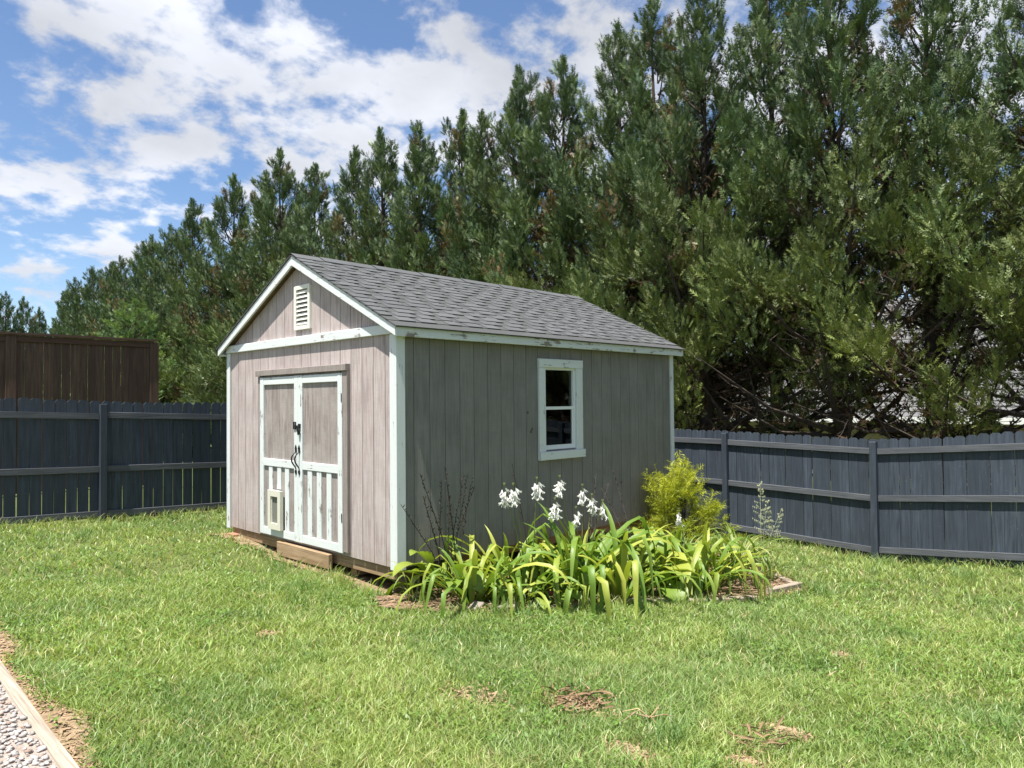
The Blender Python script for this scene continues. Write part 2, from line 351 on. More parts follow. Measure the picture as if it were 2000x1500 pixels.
BED = [(-.28,.02),(-.42,-.35),(-.15,-.75),(.30,-1.15),(.85,-1.42),(1.45,-1.66),(2.0,-1.98),(2.75,-2.36),(3.65,-2.42),(4.15,-1.95),(4.75,-1.35),(5.35,-.75),(5.55,.05)]
def in_poly(px, py, poly):
    ins = np.zeros(px.shape, bool); n = len(poly)
    for i in range(n):
        x0, y0 = poly[i]; x1, y1 = poly[(i+1) % n]
        c = ((y0 > py) != (y1 > py)) & (px < (x1-x0)*(py-y0)/((y1-y0) if abs(y1-y0) > 1e-9 else 1e-9)+x0); ins ^= c
    return ins
TIMBER_X = -3.27      # landscape timber along y
def sheet(name, xs, ys, dz, mat, mask=None):
    X, Y = np.meshgrid(xs, ys, indexing='ij'); Z = ground(X, Y)+dz
    nx, ny = X.shape; V = np.stack([X, Y, Z], -1).reshape(-1, 3); idx = np.arange(nx*ny).reshape(nx, ny)
    F = np.stack([idx[:-1, :-1], idx[1:, :-1], idx[1:, 1:], idx[:-1, 1:]], -1).reshape(-1, 4)
    if mask is not None:
        c = V[F].mean(1); F = F[mask(c[:, 0], c[:, 1])]
        used = np.unique(F); mp = -np.ones(len(V), int); mp[used] = np.arange(len(used)); V = V[used]; F = mp[F]
    return put(name, np_mesh(name, V, F, mat, smooth=True))
far = [-900, -400, -180, -90, -50, -30, -20, -14]
xs = np.array(far + list(np.arange(-10, 14.01, .2)) + [16, 20, 26, 34, 50, 90, 180, 400, 900], float)
ys = np.array(far + list(np.arange(-11, 14.01, .2)) + [16, 20, 26, 34, 50, 90, 180, 400, 900], float)
tag(sheet('ground', xs, ys, 0.0, M['ground']), kind='structure')
tag(sheet('flower_bed_soil', np.arange(-.6, 5.8, .06), np.arange(-2.6, .1, .06), 0.022, M['mulch'], lambda x, y: in_poly(x, y, BED)), kind='structure')
def timber_line(y): return TIMBER_X+.035*(y+1.1)
tag(sheet('gravel_path', np.arange(-6.0, TIMBER_X+.3, .04), np.arange(-6, 4, .1), 0.035, M['gravel_bed'], lambda x, y: x < timber_line(y)), kind='structure')
def wob(y): return 0.10*np.sin(y*3.1)+0.06*np.sin(y*7.7+1)
tag(sheet('bare_soil_strip', np.arange(TIMBER_X-.3, TIMBER_X+.6, .03), np.arange(-5.5, 3.5, .06), 0.014, M['straw_soil'], lambda x, y: (x > timber_line(y)-.01) & (x < timber_line(y)+.13+.5*wob(y))), kind='structure')
tag(sheet('dirt_under_shed', np.arange(-.36, 5.1, .06), np.arange(-.2, 3.9, .06), 0.012, M['straw_soil'], lambda x, y: (x > -.14+.5*wob(y)) & (y < 3.78)), kind='structure')

# bare patches in the lawn
PATCH = [(-1.28,-2.52,.17,.22),(-0.93,-2.98,.13,.2),(-1.22,-3.55,.09,.16),(-1.62,-.62,.07,.07),(-0.35,-3.95,.08,.14),(1.4,-3.6,.10,.10),(-0.9,-4.0,.08,.1)]
def patch_w(x, y):
    w = np.zeros_like(x)
    for a, b, r1, r2 in PATCH: w = np.maximum(w, np.exp(-(((x-a)/r1)**2+((y-b)/r2)**2)))
    return w

# ------------------------------------------------------------------ lawn grass (uncountable)
def vnoise(x, y, s, seed):
    r = np.random.default_rng(seed); G = r.random((64, 64)); X = x/s; Y = y/s
    i = np.floor(X).astype(int); j = np.floor(Y).astype(int); fx = X-i; fy = Y-j; fx = fx*fx*(3-2*fx); fy = fy*fy*(3-2*fy)
    a = G[i % 64, j % 64]; b = G[(i+1) % 64, j % 64]; c = G[i % 64, (j+1) % 64]; d = G[(i+1) % 64, (j+1) % 64]
    return (a*(1-fx)+b*fx)*(1-fy)+(c*(1-fx)+d*fx)*fy
def lawn_ok(x, y):
    ok = (x > timber_line(y)+.05) & (x < 7.45) & (y < 6.15) & ~in_poly(x, y, BED) & ~((x > -.02) & (x < 4.95) & (y > -.05) & (y < 3.8))
    return ok
def blades(name, x, y, h, w, col, lean=0.5, seg=2):
    n = len(x); z = ground(x, y); az = RNG.random(n)*2*np.pi; ln = h*lean*(0.3+1.0*RNG.random(n)); fa = RNG.random(n)*2*np.pi
    dx, dy = np.cos(az), np.sin(az); sx, sy = np.cos(fa)*w/2, np.sin(fa)*w/2
    b = np.stack([x, y, z-.004], -1); sd = np.stack([sx, sy, np.zeros(n)], -1)
    up = np.stack([dx*ln*.35, dy*ln*.35, h*.62], -1); tip = np.stack([dx*ln*1.15, dy*ln*1.15, h], -1)
    V = np.stack([b-sd, b+sd, b+up+sd*.8, b+up-sd*.8, b+tip], 1).reshape(-1, 3)
    o = np.arange(n)*5
    F = np.concatenate([np.stack([o, o+1, o+2], -1), np.stack([o, o+2, o+3], -1), np.stack([o+3, o+2, o+4], -1)])
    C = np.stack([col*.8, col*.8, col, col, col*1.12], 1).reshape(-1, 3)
    return V, F, C
def lawn():
    cx, cyy = CAM[0], CAM[1]; allV = []; allF = []; allC = []; off = 0
    def sample(n, rmin, rmax):
        ang = YAW + (RNG.random(n)-.5)*2*math.radians(47); r = np.sqrt(rmin**2+(rmax**2-rmin**2)*RNG.random(n))
        return cx+r*np.cos(ang), cyy+r*np.sin(ang)
    layers = [(170000, 2.9, 5.2, .042, .0060), (150000, 5.0, 8.0, .042, .0084), (110000, 7.8, 15.5, .044, .0125)]
    for n, a, b, hh, ww in layers:
        x, y = sample(n, a, b); pw = patch_w(x, y)
        edge = np.clip((x-(timber_line(y)+.08+.5*wob(y)))/.10, 0, 1); front = np.where((y > -.3) & (y < 3.8), np.clip((-.10+.5*wob(y)-x)/.10, 0, 1) + (x > 5), 1)
        keep = lawn_ok(x, y) & (RNG.random(n) > pw*1.15) & (RNG.random(n) < edge*.97+.03) & (RNG.random(n) < front*.95+.05)
        x = x[keep]; y = y[keep]; m = len(x)
        n1 = vnoise(x, y, .45, 1); n2 = vnoise(x, y, 1.6, 2); n3 = vnoise(x, y, .16, 3)
        h = hh*(.55+.9*RNG.random(m))*(.65+.6*n1+.25*n3)
        t = np.clip(.5*n2+.35*n1+.35*RNG.random(m)-.1, 0, 1)[:, None]
        c = np.array([.180, .285, .075])*(1-t)+np.array([.370, .455, .145])*t
        dry = (RNG.random(m) < .07+.13*(n3 > .72))[:, None]; c = np.where(dry, np.array([.50, .45, .24]), c)
        cool = (vnoise(x, y, .8, 9) > .66)[:, None]; c = np.where(cool & ~dry, c*np.array([.80, .88, .92]), c)
        c = c*(.60+.7*RNG.random((m, 1)))
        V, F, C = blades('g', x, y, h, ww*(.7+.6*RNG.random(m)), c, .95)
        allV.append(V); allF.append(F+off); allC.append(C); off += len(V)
    # longer fescue tufts and clover-like low weeds
    nt = 560; tx, ty = sample(nt, 3.0, 12.5); ok = lawn_ok(tx, ty) & (tx > TIMBER_X+.35); tx, ty = tx[ok], ty[ok]
    sz = .5+.9*vnoise(tx, ty, 1.1, 5)
    for k in range(len(tx)):
        m = int(26*sz[k]); r = .09*sz[k]*np.sqrt(RNG.random(m)); a = RNG.random(m)*2*np.pi
        x = tx[k]+r*np.cos(a); y = ty[k]+r*np.sin(a); ok = lawn_ok(x, y); x, y = x[ok], y[ok]; m = len(x)
        if m == 0: continue
        base = np.array([.16, .27, .08]) if RNG.random() < .6 else np.array([.30, .38, .11])
        V, F, C = blades('t', x, y, (.070+.065*RNG.random(m))*sz[k]*1.1, np.full(m, .0062), base*(.7+.6*RNG.random((m, 1))), .9)
        allV.append(V); allF.append(F+off); allC.append(C); off += len(V)
    # long wisps along the fences, shed and bed
    def fringe(x, y, h):
        nonlocal off
        m = len(x); c = np.array([.20, .29, .08])*(.7+.7*RNG.random((m, 1))); c = np.where((RNG.random(m) < .3)[:, None], np.array([.42, .38, .2]), c)
        V, F, C = blades('f', x, y, h*(.5+.8*RNG.random(m)), np.full(m, .008), c, .8); allV.append(V); allF.append(F+off); allC.append(C); off += len(V)
    fringe(-3+RNG.random(900)*4.2, 6.12-.10*RNG.random(900)**2, .13); fringe(7.42-.12*RNG.random(1100)**2, -5+RNG.random(1100)*7, .12)
    fringe(-.10-.18*RNG.random(260), RNG.random(260)*3.7, .11)
    bp = np.array(BED[2:11]); s = RNG.random(1400)*(len(bp)-1); i = s.astype(int); f = (s-i)[:, None]; q = bp[i]*(1-f)+bp[i+1]*f; q = q+np.array([.05, -.07])*(RNG.random((1400, 1))) + RNG.normal(0, .02, (1400, 2))
    fringe(q[:, 0], q[:, 1], .09)
    V = np.concatenate(allV); F = np.concatenate(allF); C = np.concatenate(allC)
    # broad clover leaves, small diamonds close to the ground
    n = 60000; x, y = sample(n, 3.0, 9.5); cl = vnoise(x, y, .55, 21)+.4*vnoise(x, y, .2, 22); keep = lawn_ok(x, y) & (cl > .80) & (patch_w(x, y) < .3); x, y = x[keep], y[keep]; n = len(x)
    z = ground(x, y)+.02+.035*RNG.random(n); a = RNG.random(n)*2*np.pi; s = .006+.008*RNG.random(n); dx, dy = np.cos(a)*s, np.sin(a)*s; tz = (RNG.random(n)-.3)*s*1.2
    P = np.stack([x, y, z], -1); e = np.stack([dx, dy, tz], -1); p = np.stack([-dy, dx, (RNG.random(n)-.5)*s], -1)*.75
    Vc = np.stack([P-e*.9, P+p, P+e*1.2, P-p], 1).reshape(-1, 3); o = np.arange(n)*4+len(V)
    Fc = np.concatenate([np.stack([o, o+1, o+2], -1), np.stack([o, o+2, o+3], -1)])
    Cc = np.repeat(np.array([.15, .26, .05])*(.7+.6*RNG.random((n, 1))), 4, 0)
    V = np.concatenate([V, Vc]); F = np.concatenate([F, Fc]); C = np.concatenate([C, Cc])
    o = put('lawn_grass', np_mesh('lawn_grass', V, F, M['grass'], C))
    tag(o, 'short mown green lawn grass with dry blades around the shed', 'grass', kind='stuff')
lawn()

# ------------------------------------------------------------------ shed
W, L_, HB = 3.66, 4.86, 2.25
OF, OS, ZE, ZR = 0.10, 0.115, 2.325, 3.275
SL = (ZR-ZE)/(W/2+OS)                     # roof slope
def roof_z(y): return ZR - SL*abs(y-W/2)  # top of shingles
shed = thing('garden_shed', 'weathered taupe wooden garden shed with white trim and grey shingle roof', 'shed')

GROOVE = 0.2
def siding_front():
    back = MB(); wt = W-.0
    def rz(y): return roof_z(y)-.10
    # backing sheet with gable, thickness 20 mm
    back.poly([(.02, .02, 0), (.02, .02, rz(0.02)), (.02, W/2, rz(W/2)), (.02, W-.02, rz(W)), (.02, W-.02, 0)])
    back.poly([(.03, .02, 0), (.03, W-.02, 0), (.03, W-.02, rz(W)), (.03, W/2, rz(W/2)), (.03, .02, rz(0.02))])
    wall = back.build('front_wall', M['gap'], shed)
    y = -.015; k = 0
    while y < W-.02:
        a = max(y+.004, .012); b = min(y+GROOVE-.004, W-.012)
        if b-a > .02:
            pts = [(a, 0.0), (b, 0.0), (b, rz(b)), (a, rz(a))]
            if a < W/2 < b: pts = [(a, 0), (b, 0), (b, rz(b)), (W/2, rz(W/2)), (a, rz(a))]
            m = MB(); m.prism(pts, (.02, 0, 0), (0, 1, 0), (0, 0, 1), (-1, 0, 0), .02)
            # outline order fixed so that faces look outwards
            m.f = [tuple(reversed(f)) for f in m.f]
            m.build('siding_board', M['siding_front'], wall)
        y += GROOVE; k += 1
    return wall
siding_front()
WX0, WX1, WZ0, WZ1 = 2.10, 2.67, 1.02, 1.985      # window opening
def siding_side():
    zt = ZE-.09; b = MB()
    b.box(.03, WX0, .02, .03, 0, zt); b.box(WX1, L_-.03, .02, .03, 0, zt); b.box(WX0, WX1, .02, .03, 0, WZ0); b.box(WX0, WX1, .02, .03, WZ1, zt)
    wall = b.build('side_wall', M['gap'], shed)
    x = .005
    while x < L_-.02:
        a = max(x+.003, .012); c = min(x+GROOVE-.003, L_-.012)
        if c-a > .02:
            spans = [(a, c, 0.0, zt)]
            if c > WX0 and a < WX1:
                spans = [(a, c, 0.0, WZ0), (a, c, WZ1, zt)]
                if a < WX0: spans.append((a, WX0, WZ0, WZ1))
                if c > WX1: spans.append((WX1, c, WZ0, WZ1))
            for p, q, r, s in spans: m = MB(); m.box(p, q, 0.0, .02, r, s); m.build('siding_board', M['siding_side'], wall)
        x += GROOVE
siding_side()
for kx, kz in ((1.83, 1.46), (1.90, 1.27), (1.88, 1.24), (3.6, .52)):
    m = MB(); m.prism([(.013*math.cos(k*1.05)*(1+.3*(k % 2)), .02*math.sin(k*1.05)) for k in range(6)], (kx, .0005, kz), (1, 0, 0), (0, 0, 1), (0, -1, 0), .003); m.build('wall_mark', M['mark'], shed)
# far walls, floor: closed room
b = MB(); b.box(L_-.03, L_, .03, W-.03, 0, ZE-.09); b.poly([(L_, .03, ZE-.09), (L_, W-.03, ZE-.09), (L_, W-.03, roof_z(W)-.1), (L_, W/2, ZR-.1), (L_, .03, roof_z(0)-.1)]); b.build('rear_wall', M['siding_side'], shed)
b = MB(); b.box(.03, L_-.03, W-.03, W, 0, ZE-.09); b.build('hidden_side_wall', M['siding_side'], shed)
b = MB(); b.box(.03, L_-.03, .03, W-.03, -.012, .0); b.build('floor', M['bare_wood_x'], shed)
# foundation beams
def part(name, mat, par, *boxes):
    m = MB()
    for q in boxes: m.box(*q)
    return m.build(name, M[mat] if isinstance(mat, str) else mat, par)
def plank(name, mat, par, x0, x1, y0, y1, z0, z1, ch=.004, ax='x'):
    """box with chamfered edges on the outward face; ax 'x' faces -x, 'y' faces -y"""
    m = MB()
    if ax == 'x': m.prism([(y0, z0), (y0, z1), (y1, z1), (y1, z0)], (x1, 0, 0), (0, 1, 0), (0, 0, 1), (-1, 0, 0), x1-x0, ch)
    else: m.prism([(x0, z0), (x1, z0), (x1, z1), (x0, z1)], (0, y1, 0), (1, 0, 0), (0, 0, 1), (0, -1, 0), y1-y0, ch)
    return m.build(name, M[mat], par)
plank('floor_beam', 'bare_wood_y', shed, .03, .075, .05, W-.05, -.125, -.013)
plank('floor_beam', 'bare_wood_x', shed, .12, L_-.12, .14, .185, -.125, -.014, ax='y')
for y in (.9, 1.8, 2.7): part('skid', 'bare_wood_x', shed, (.10, L_-.1, y-.05, y+.05, -.22, -.127))
for (x, y) in ((.35, .3), (.35, 3.3), (2.4, .3), (4.6, .3)):
    g = gz(x, y); part('support_block', 'concrete', shed, (x-.1, x+.1, y-.08, y+.08, g-.15, -.127))
plank('door_step_board', 'bare_wood_y', shed, -.075, -.03, 1.11, 2.235, -.165, -.012)
plank('door_step_board', 'bare_wood_y', shed, -.03, .028, 1.2, 2.15, -.12, -.02)

# corner boards and band
plank('corner_board', 'white_v', shed, -.022, 0.0, 0.0, .088, -.02, HB, ax='x')
plank('corner_board', 'white_v', shed, -.022, .088, -.022, 0.0, -.02, ZE-.085, ax='y')
plank('corner_board', 'white_v', shed, -.022, 0.0, W-.065, W+.0, -.02, HB, ax='x')
part('corner_board', 'white_v', shed, (-.022, .088, W, W+.022, -.02, HB))
plank('corner_board', 'white_v', shed, L_-.075, L_+.0, -.022, 0.0, -.02, ZE-.085, ax='y')
plank('band_board', 'white_y', shed, -.038, 0.0, -.012, W+.012, HB+.003, HB+.098, .004)

# roof deck, rake boards, fascia
XF, XR = -OF, L_+.115
def slope_pts(y, dz): return roof_z(y)+dz
roof = MB()
for s in (0, 1):
    ye = -OS if s == 0 else W+OS
    a, bb = (XF+.024, XR-.024)
    q = [(a, ye+(.024 if s == 0 else -.024), slope_pts(ye, -.016)), (bb, ye+(.024 if s == 0 else -.024), slope_pts(ye, -.016)), (bb, W/2, ZR-.022), (a, W/2, ZR-.022)]
    lo = [(x, y, z-.02) for x, y, z in q]
    if s: q.reverse(); lo.reverse()
    roof.poly(q); roof.poly(list(reversed(lo)))
    for k in range(4): k2 = (k+1) % 4; roof.poly([lo[k], lo[k2], q[k2], q[k]])
roof = roof.build('roof', M['bare_wood_x'], shed)
def rake(x0, x1, left):
    ye = W+OS if left else -OS; m = MB(); h = .105
    out = [(ye, roof_z(ye)-.018), (W/2, ZR-.018), (W/2, ZR-.018-h), (ye, roof_z(ye)-.018-h*.82)]
    if not left: out = [out[1], out[0], out[3], out[2]]
    m.prism(out, (x1, 0, 0), (0, 1, 0), (0, 0, 1), (-1, 0, 0), x1-x0)
    m.f = [tuple(reversed(f)) for f in m.f]
    return m.build('rake_board', M['white_y'], shed)
rake(XF, XF+.024, True); rake(XF, XF+.024, False); rake(XR-.024, XR, True); rake(XR-.024, XR, False)
plank('fascia_board', 'white_fascia', shed, XF+.025, XR-.025, -OS, -OS+.022, ZE-.108, ZE-.018, ax='y')
part('fascia_board', 'white_x', shed, (XF+.025, XR-.025, W+OS-.022, W+OS, ZE-.108, ZE-.018))
part('soffit', 'white_x', shed, (XF+.03, XR-.03, -OS+.023, -.024, ZE-.10, ZE-.088))
part('soffit', 'white_x', shed, (XF+.03, XR-.03, W+.024, W+OS-.023, ZE-.10, ZE-.088))

# shingles: courses with proud tabs, laid from the eave up
def shingles(side):
    n = 17; full = math.hypot(W/2+OS, ZR-ZE); step = full/n; ca = (W/2+OS)/full; sa = (ZR-ZE)/full
    def pt(x, s, h):
        y = -OS-.012+s*ca - h*sa; z = ZE-.012*SL+s*sa + h*ca
        if side: y = W-y
        return (x, y, z)
    def slab(m, x0, x1, s0, s1, h0b, h0t, h1t, h1b):
        a = [pt(x0, s0, h0b), pt(x1, s0, h0b), pt(x1, s1, h1b), pt(x0, s1, h1b)]
        t = [pt(x0, s0, h0t), pt(x1, s0, h0t), pt(x1, s1, h1t), pt(x0, s1, h1t)]
        fs = [t, list(reversed(a)), [a[0], a[1], t[1], t[0]], [a[1], a[2], t[2], t[1]], [a[3], a[0], t[0], t[3]]]
        for f in fs: m.poly(f if not side else list(reversed(f)))
    rr = random.Random(5+side)
    if side:
        m = MB()
        for i in range(n): slab(m, XF-.012, XR+.012, i*step-.02 if i == 0 else i*step, min((i+1)*step+.02, full+.006), -.006, .008, .000, -.012)
        m.build('shingle_slope', M['shingle_under'], roof); return
    for i in range(n):
        m = MB(); s0 = i*step - (.022 if i == 0 else 0); s1 = min((i+1)*step+.03, full+.004)
        slab(m, XF-.012, XR+.012, s0, s1, -.008, .0045, -.002, -.014); m.build('shingle_course', M['shingle_under'], roof)
        x = XF-.012 + rr.uniform(0, .3) - .25
        while x < XR+.012:
            w = rr.choice((.14, .17, .2, .23, .27)); a = max(x, XF-.012); c = min(x+w, XR+.012)
            if c-a > .03 and i > 0:
                m = MB(); slab(m, a, c, s0-.004, s1-.02, .0052, .0115, .003, -.003); m.build('shingle', M['shingle'], roof)
            x += w+rr.choice((.07, .1, .13, .16))
shingles(0); shingles(1)
m = MB()
for k in range(14):
    x0 = XF-.014+k*(XR-XF+.028)/14; x1 = x0+(XR-XF+.028)/14
    m = MB(); dz = .004*(k % 2)
    m.poly([(x0, W/2-.13, ZR-.13*SL+.014+dz), (x1, W/2-.13, ZR-.13*SL+.009+dz), (x1, W/2, ZR+.014+dz), (x0, W/2, ZR+.018+dz)])
    m.poly([(x0, W/2, ZR+.018+dz), (x1, W/2, ZR+.014+dz), (x1, W/2+.13, ZR-.13*SL+.009+dz), (x0, W/2+.13, ZR-.13*SL+.014+dz)])
    m.poly([(x0, W/2-.13, ZR-.13*SL-.004), (x1, W/2-.13, ZR-.13*SL-.004), (x1, W/2-.13, ZR-.13*SL+.009+dz), (x0, W/2-.13, ZR-.13*SL+.014+dz)])
    m.build('ridge_cap', M['shingle'], roof)

# gable vent
vt = MB(); x0, x1 = -.03, -.001; ya, yb, za, zb = 1.562, 1.908, 2.425, 2.925
for q in ((x0, x1, ya, ya+.045, za, zb), (x0, x1, yb-.045, yb, za, zb), (x0, x1, ya+.046, yb-.046, za, za+.045), (x0, x1, ya+.046, yb-.046, zb-.045, zb)): vt.box(*q)
vent = vt.build('gable_vent', M['vent'], shed)
part('vent_backing', 'gap', vent, (-.004, -.0015, ya+.045, yb-.045, za+.045, zb-.045))
for k in range(8):
    z = za+.052+k*.0505; m = MB()
    m.prism([(-.026, z), (-.023, z+.006), (-.005, z+.040), (-.008, z+.036)], (0, ya+.046, 0), (1, 0, 0), (0, 0, 1), (0, 1, 0), yb-ya-.092); m.build('louvre', M['vent'], vent)

# double door
DX = -.045
plank('door_header', 'siding_trim', shed, -.062, -.002, .80, 2.80, 1.925, 1.995)
plank('door_jamb', 'siding_trim', shed, -.042, -.002, .80, .888, .045, 1.922)
plank('door_jamb', 'siding_trim', shed, -.03, -.002, 2.70, 2.79, .03, 1.92)
def door(y0, y1, hinge_right):
    d = MB(); d.box(-.012, -.002, y0+.005, y1-.005, .03, 1.90)
    dr = d.build('door', M['gap'], shed)
    sl, sr = (.085, .09)
    yi, yo = y0+sl, y1-sr
    y = yi-.005
    n = 4; wv = (yo-yi+.01)/n
    for k in range(n):
        a = y+k*wv+.002; c = y+(k+1)*wv-.002
        plank('panel_board', 'siding_door', dr, -.022, -.0125, a, c, .05, 1.89, .002)
    plank('stile', 'white_worn', dr, DX, -.023, y0, yi, .03, 1.905); plank('stile', 'white_worn', dr, DX, -.023, yo, y1, .03, 1.905)
    plank('rail', 'white_y', dr, DX+.002, -.023, yi+.001, yo-.001, 1.815, 1.903); plank('rail', 'white_y', dr, DX+.002, -.023, yi+.001, yo-.001, .848, .935)
    plank('rail', 'white_y', dr, DX+.002, -.023, yi+.001, yo-.001, .032, .118)
    return dr, yi, yo
dl, yi, yo = door(1.80, 2.71, 0)
for a, zb_ in ((2.41, .120), (2.205, .585), (2.02, .120)): plank('slat', 'white_worn', dl, DX+.008, -.023, a, a+.092, zb_, .846)
drr, yi, yo = door(.892, 1.796, 1)
for a in (1.512, 1.318, 1.118): plank('slat', 'white_worn', drr, DX+.008, -.023, a, a+.092, .120, .846)
# pet door in the left leaf
pm = MB(); ya, yb, za, zb = 2.13, 2.43, .122, .575
for q in ((ya, ya+.065, za, zb), (yb-.065, yb, za, zb), (ya+.066, yb-.066, za, za+.07), (ya+.066, yb-.066, zb-.07, zb)): pm.box(-.088, -.0465, *q)
pet = pm.build('pet_door', M['cream'], dl)
part('flap', 'flap', pet, (-.062, -.058, ya+.066, yb-.066, za+.07, zb-.07))
for q in ((ya+.066, ya+.078), (yb-.078, yb-.066)): part('inner_frame', 'cream', pet, (-.074, -.063, q[0], q[1], za+.072, zb-.072))
# handles
def handle(yc):
    m = MB(); pts = []
    for k in range(11):
        t = k/10; pts.append((DX-.006-.062*math.sin(math.pi*min(1, t*1.08))*(1-.35*t), yc+.004*math.sin(6*t), 1.045-.20*t))
    m.tube(pts, [.006+.003*math.sin(math.pi*k/10) for k in range(11)], 6)
    for z, s in ((1.055, 1), (.838, -.8)):
        m.prism([(-.014, 0), (.014, 0), (.02, .03*s), (0, .068*s), (-.02, .03*s)], (DX-.001, yc, z), (0, 1, 0), (0, 0, 1), (-1, 0, 0), .008)
    m.tube([(DX, yc-.022, 1.052), (DX-.012, yc, 1.052), (DX, yc+.022, 1.052)], .006, 5)
    return m
handle(1.835).build('door_handle', M['iron'], dl); handle(1.762).build('door_handle', M['iron'], drr)
lt = MB(); lt.box(DX-.012, DX-.001, 1.73, 1.775, 1.315, 1.36); lt.box(DX-.018, DX-.004, 1.735, 1.865, 1.322, 1.342)
for z in (1.305, 1.345):
    lt.box(DX-.012, DX-.001, 1.835, 1.882, z-.008, z); lt.box(DX-.012, DX-.001, 1.835, 1.882, z+.030, z+.036)
lt.box(DX-.0125, DX-.001, 1.876, 1.884, 1.297, 1.381); lt.box(DX-.0125, DX-.001, 1.832, 1.84, 1.297, 1.381)
la = lt.build('latch', M['iron'], drr)
m = MB(); m.prism([(-.028, 0), (.012, .05), (.028, .04), (.006, -.05), (-.02, -.045)], (DX-.014, 1.752, 1.285), (0, 1, 0), (0, 0, 1), (-1, 0, 0), .014); m.build('padlock', M['iron'], la)
for z in (1.60, .35):
    part('hinge', 'iron', drr, (DX-.004, DX-.0005, .893, .905, z, z+.09))

# window
win = MB(); yw = -.035
wn = thing  # (alias unused)
wf = MB(); fr = .028
for q in ((WX0, WX0+fr, WZ0, WZ1), (WX1-fr, WX1, WZ0, WZ1), (WX0+fr, WX1-fr, WZ0, WZ0+fr), (WX0+fr, WX1-fr, WZ1-fr, WZ1)): wf.box(q[0], q[1], -.004, .045, q[2], q[3])
window = wf.build('window', M['vinyl'], shed)
plank('casing', 'white_v', window, WX0-.105, WX0+.004, yw, -.005, WZ0-.02, WZ1-.005, ax='y'); plank('casing', 'white_v', window, WX1-.004, WX1+.115, yw, -.005, WZ0-.02, WZ1-.005, ax='y')
plank('head_casing', 'white_x', window, WX0-.108, WX1+.118, yw-.004, -.005, WZ1-.004, WZ1+.098, ax='y')
plank('sill', 'white_x', window, WX0-.108, WX1+.135, yw-.022, -.005, WZ0-.115, WZ0-.021, ax='y')
zm = 1.508
part('meeting_rail', 'vinyl', window, (WX0+fr, WX1-fr, .002, .035, zm-.02, zm+.016))
part('sash', 'vinyl', window, (WX0+fr, WX0+fr+.018, .008, .03, WZ0+fr, zm-.021), (WX1-fr-.018, WX1-fr, .008, .03, WZ0+fr, zm-.021), (WX0+fr+.018, WX1-fr-.018, .008, .03, WZ0+fr, WZ0+fr+.022))
part('pane', 'glass', window, (WX0+fr+.018, WX1-fr-.018, .018, .022, WZ0+fr+.022, zm-.02)); part('pane', 'glass', window, (WX0+fr, WX1-fr, .028, .032, zm+.016, WZ1-fr))
part('inner_shelf', 'bare_wood_x', window, (1.6, 3.2, .9, 1.3, 1.18, 1.22), (1.6, 3.2, .9, 1.3, .7, .74))
part('inner_stud', 'bare_wood_x', window, (WX1-.03, WX1+.01, .05, .14, .9, 2.15))

# ------------------------------------------------------------------ fences
def interp(pts, x): xs_ = [p[0] for p in pts]; return float(np.interp(x, xs_, [p[1] for p in pts]))
def picket_mesh(axis, c, w, z0, z1, near, far_, tilt=0.0):
    m = MB(); e = .032
    out = [(c-w/2, z0), (c+w/2, z0), (c+w/2+tilt, z1-e), (c+w/2-e+tilt, z1), (c-w/2+e+tilt, z1), (c-w/2+tilt, z1-e)]
    if axis == 'x': m.prism(out, (0, far_, 0), (1, 0, 0), (0, 0, 1), (0, -1, 0), far_-near)
    else:
        m.prism(out, (far_, 0, 0), (0, 1, 0), (0, 0, 1), (-1, 0, 0), far_-near); m.f = [tuple(reversed(f)) for f in m.f]
    return m
def slant_bar(axis, a, b, za, zb, h, n0, n1):
    m = MB()
    out = [(a, za), (b, zb), (b, zb+h), (a, za+h)]
    if axis == 'x': m.prism(out, (0, n1, 0), (1, 0, 0), (0, 0, 1), (0, -1, 0), n1-n0, .004)
    else:
        m.prism(out, (n1, 0, 0), (0, 1, 0), (0, 0, 1), (-1, 0, 0), n1-n0, .004); m.f = [tuple(reversed(f)) for f in m.f]
    return m
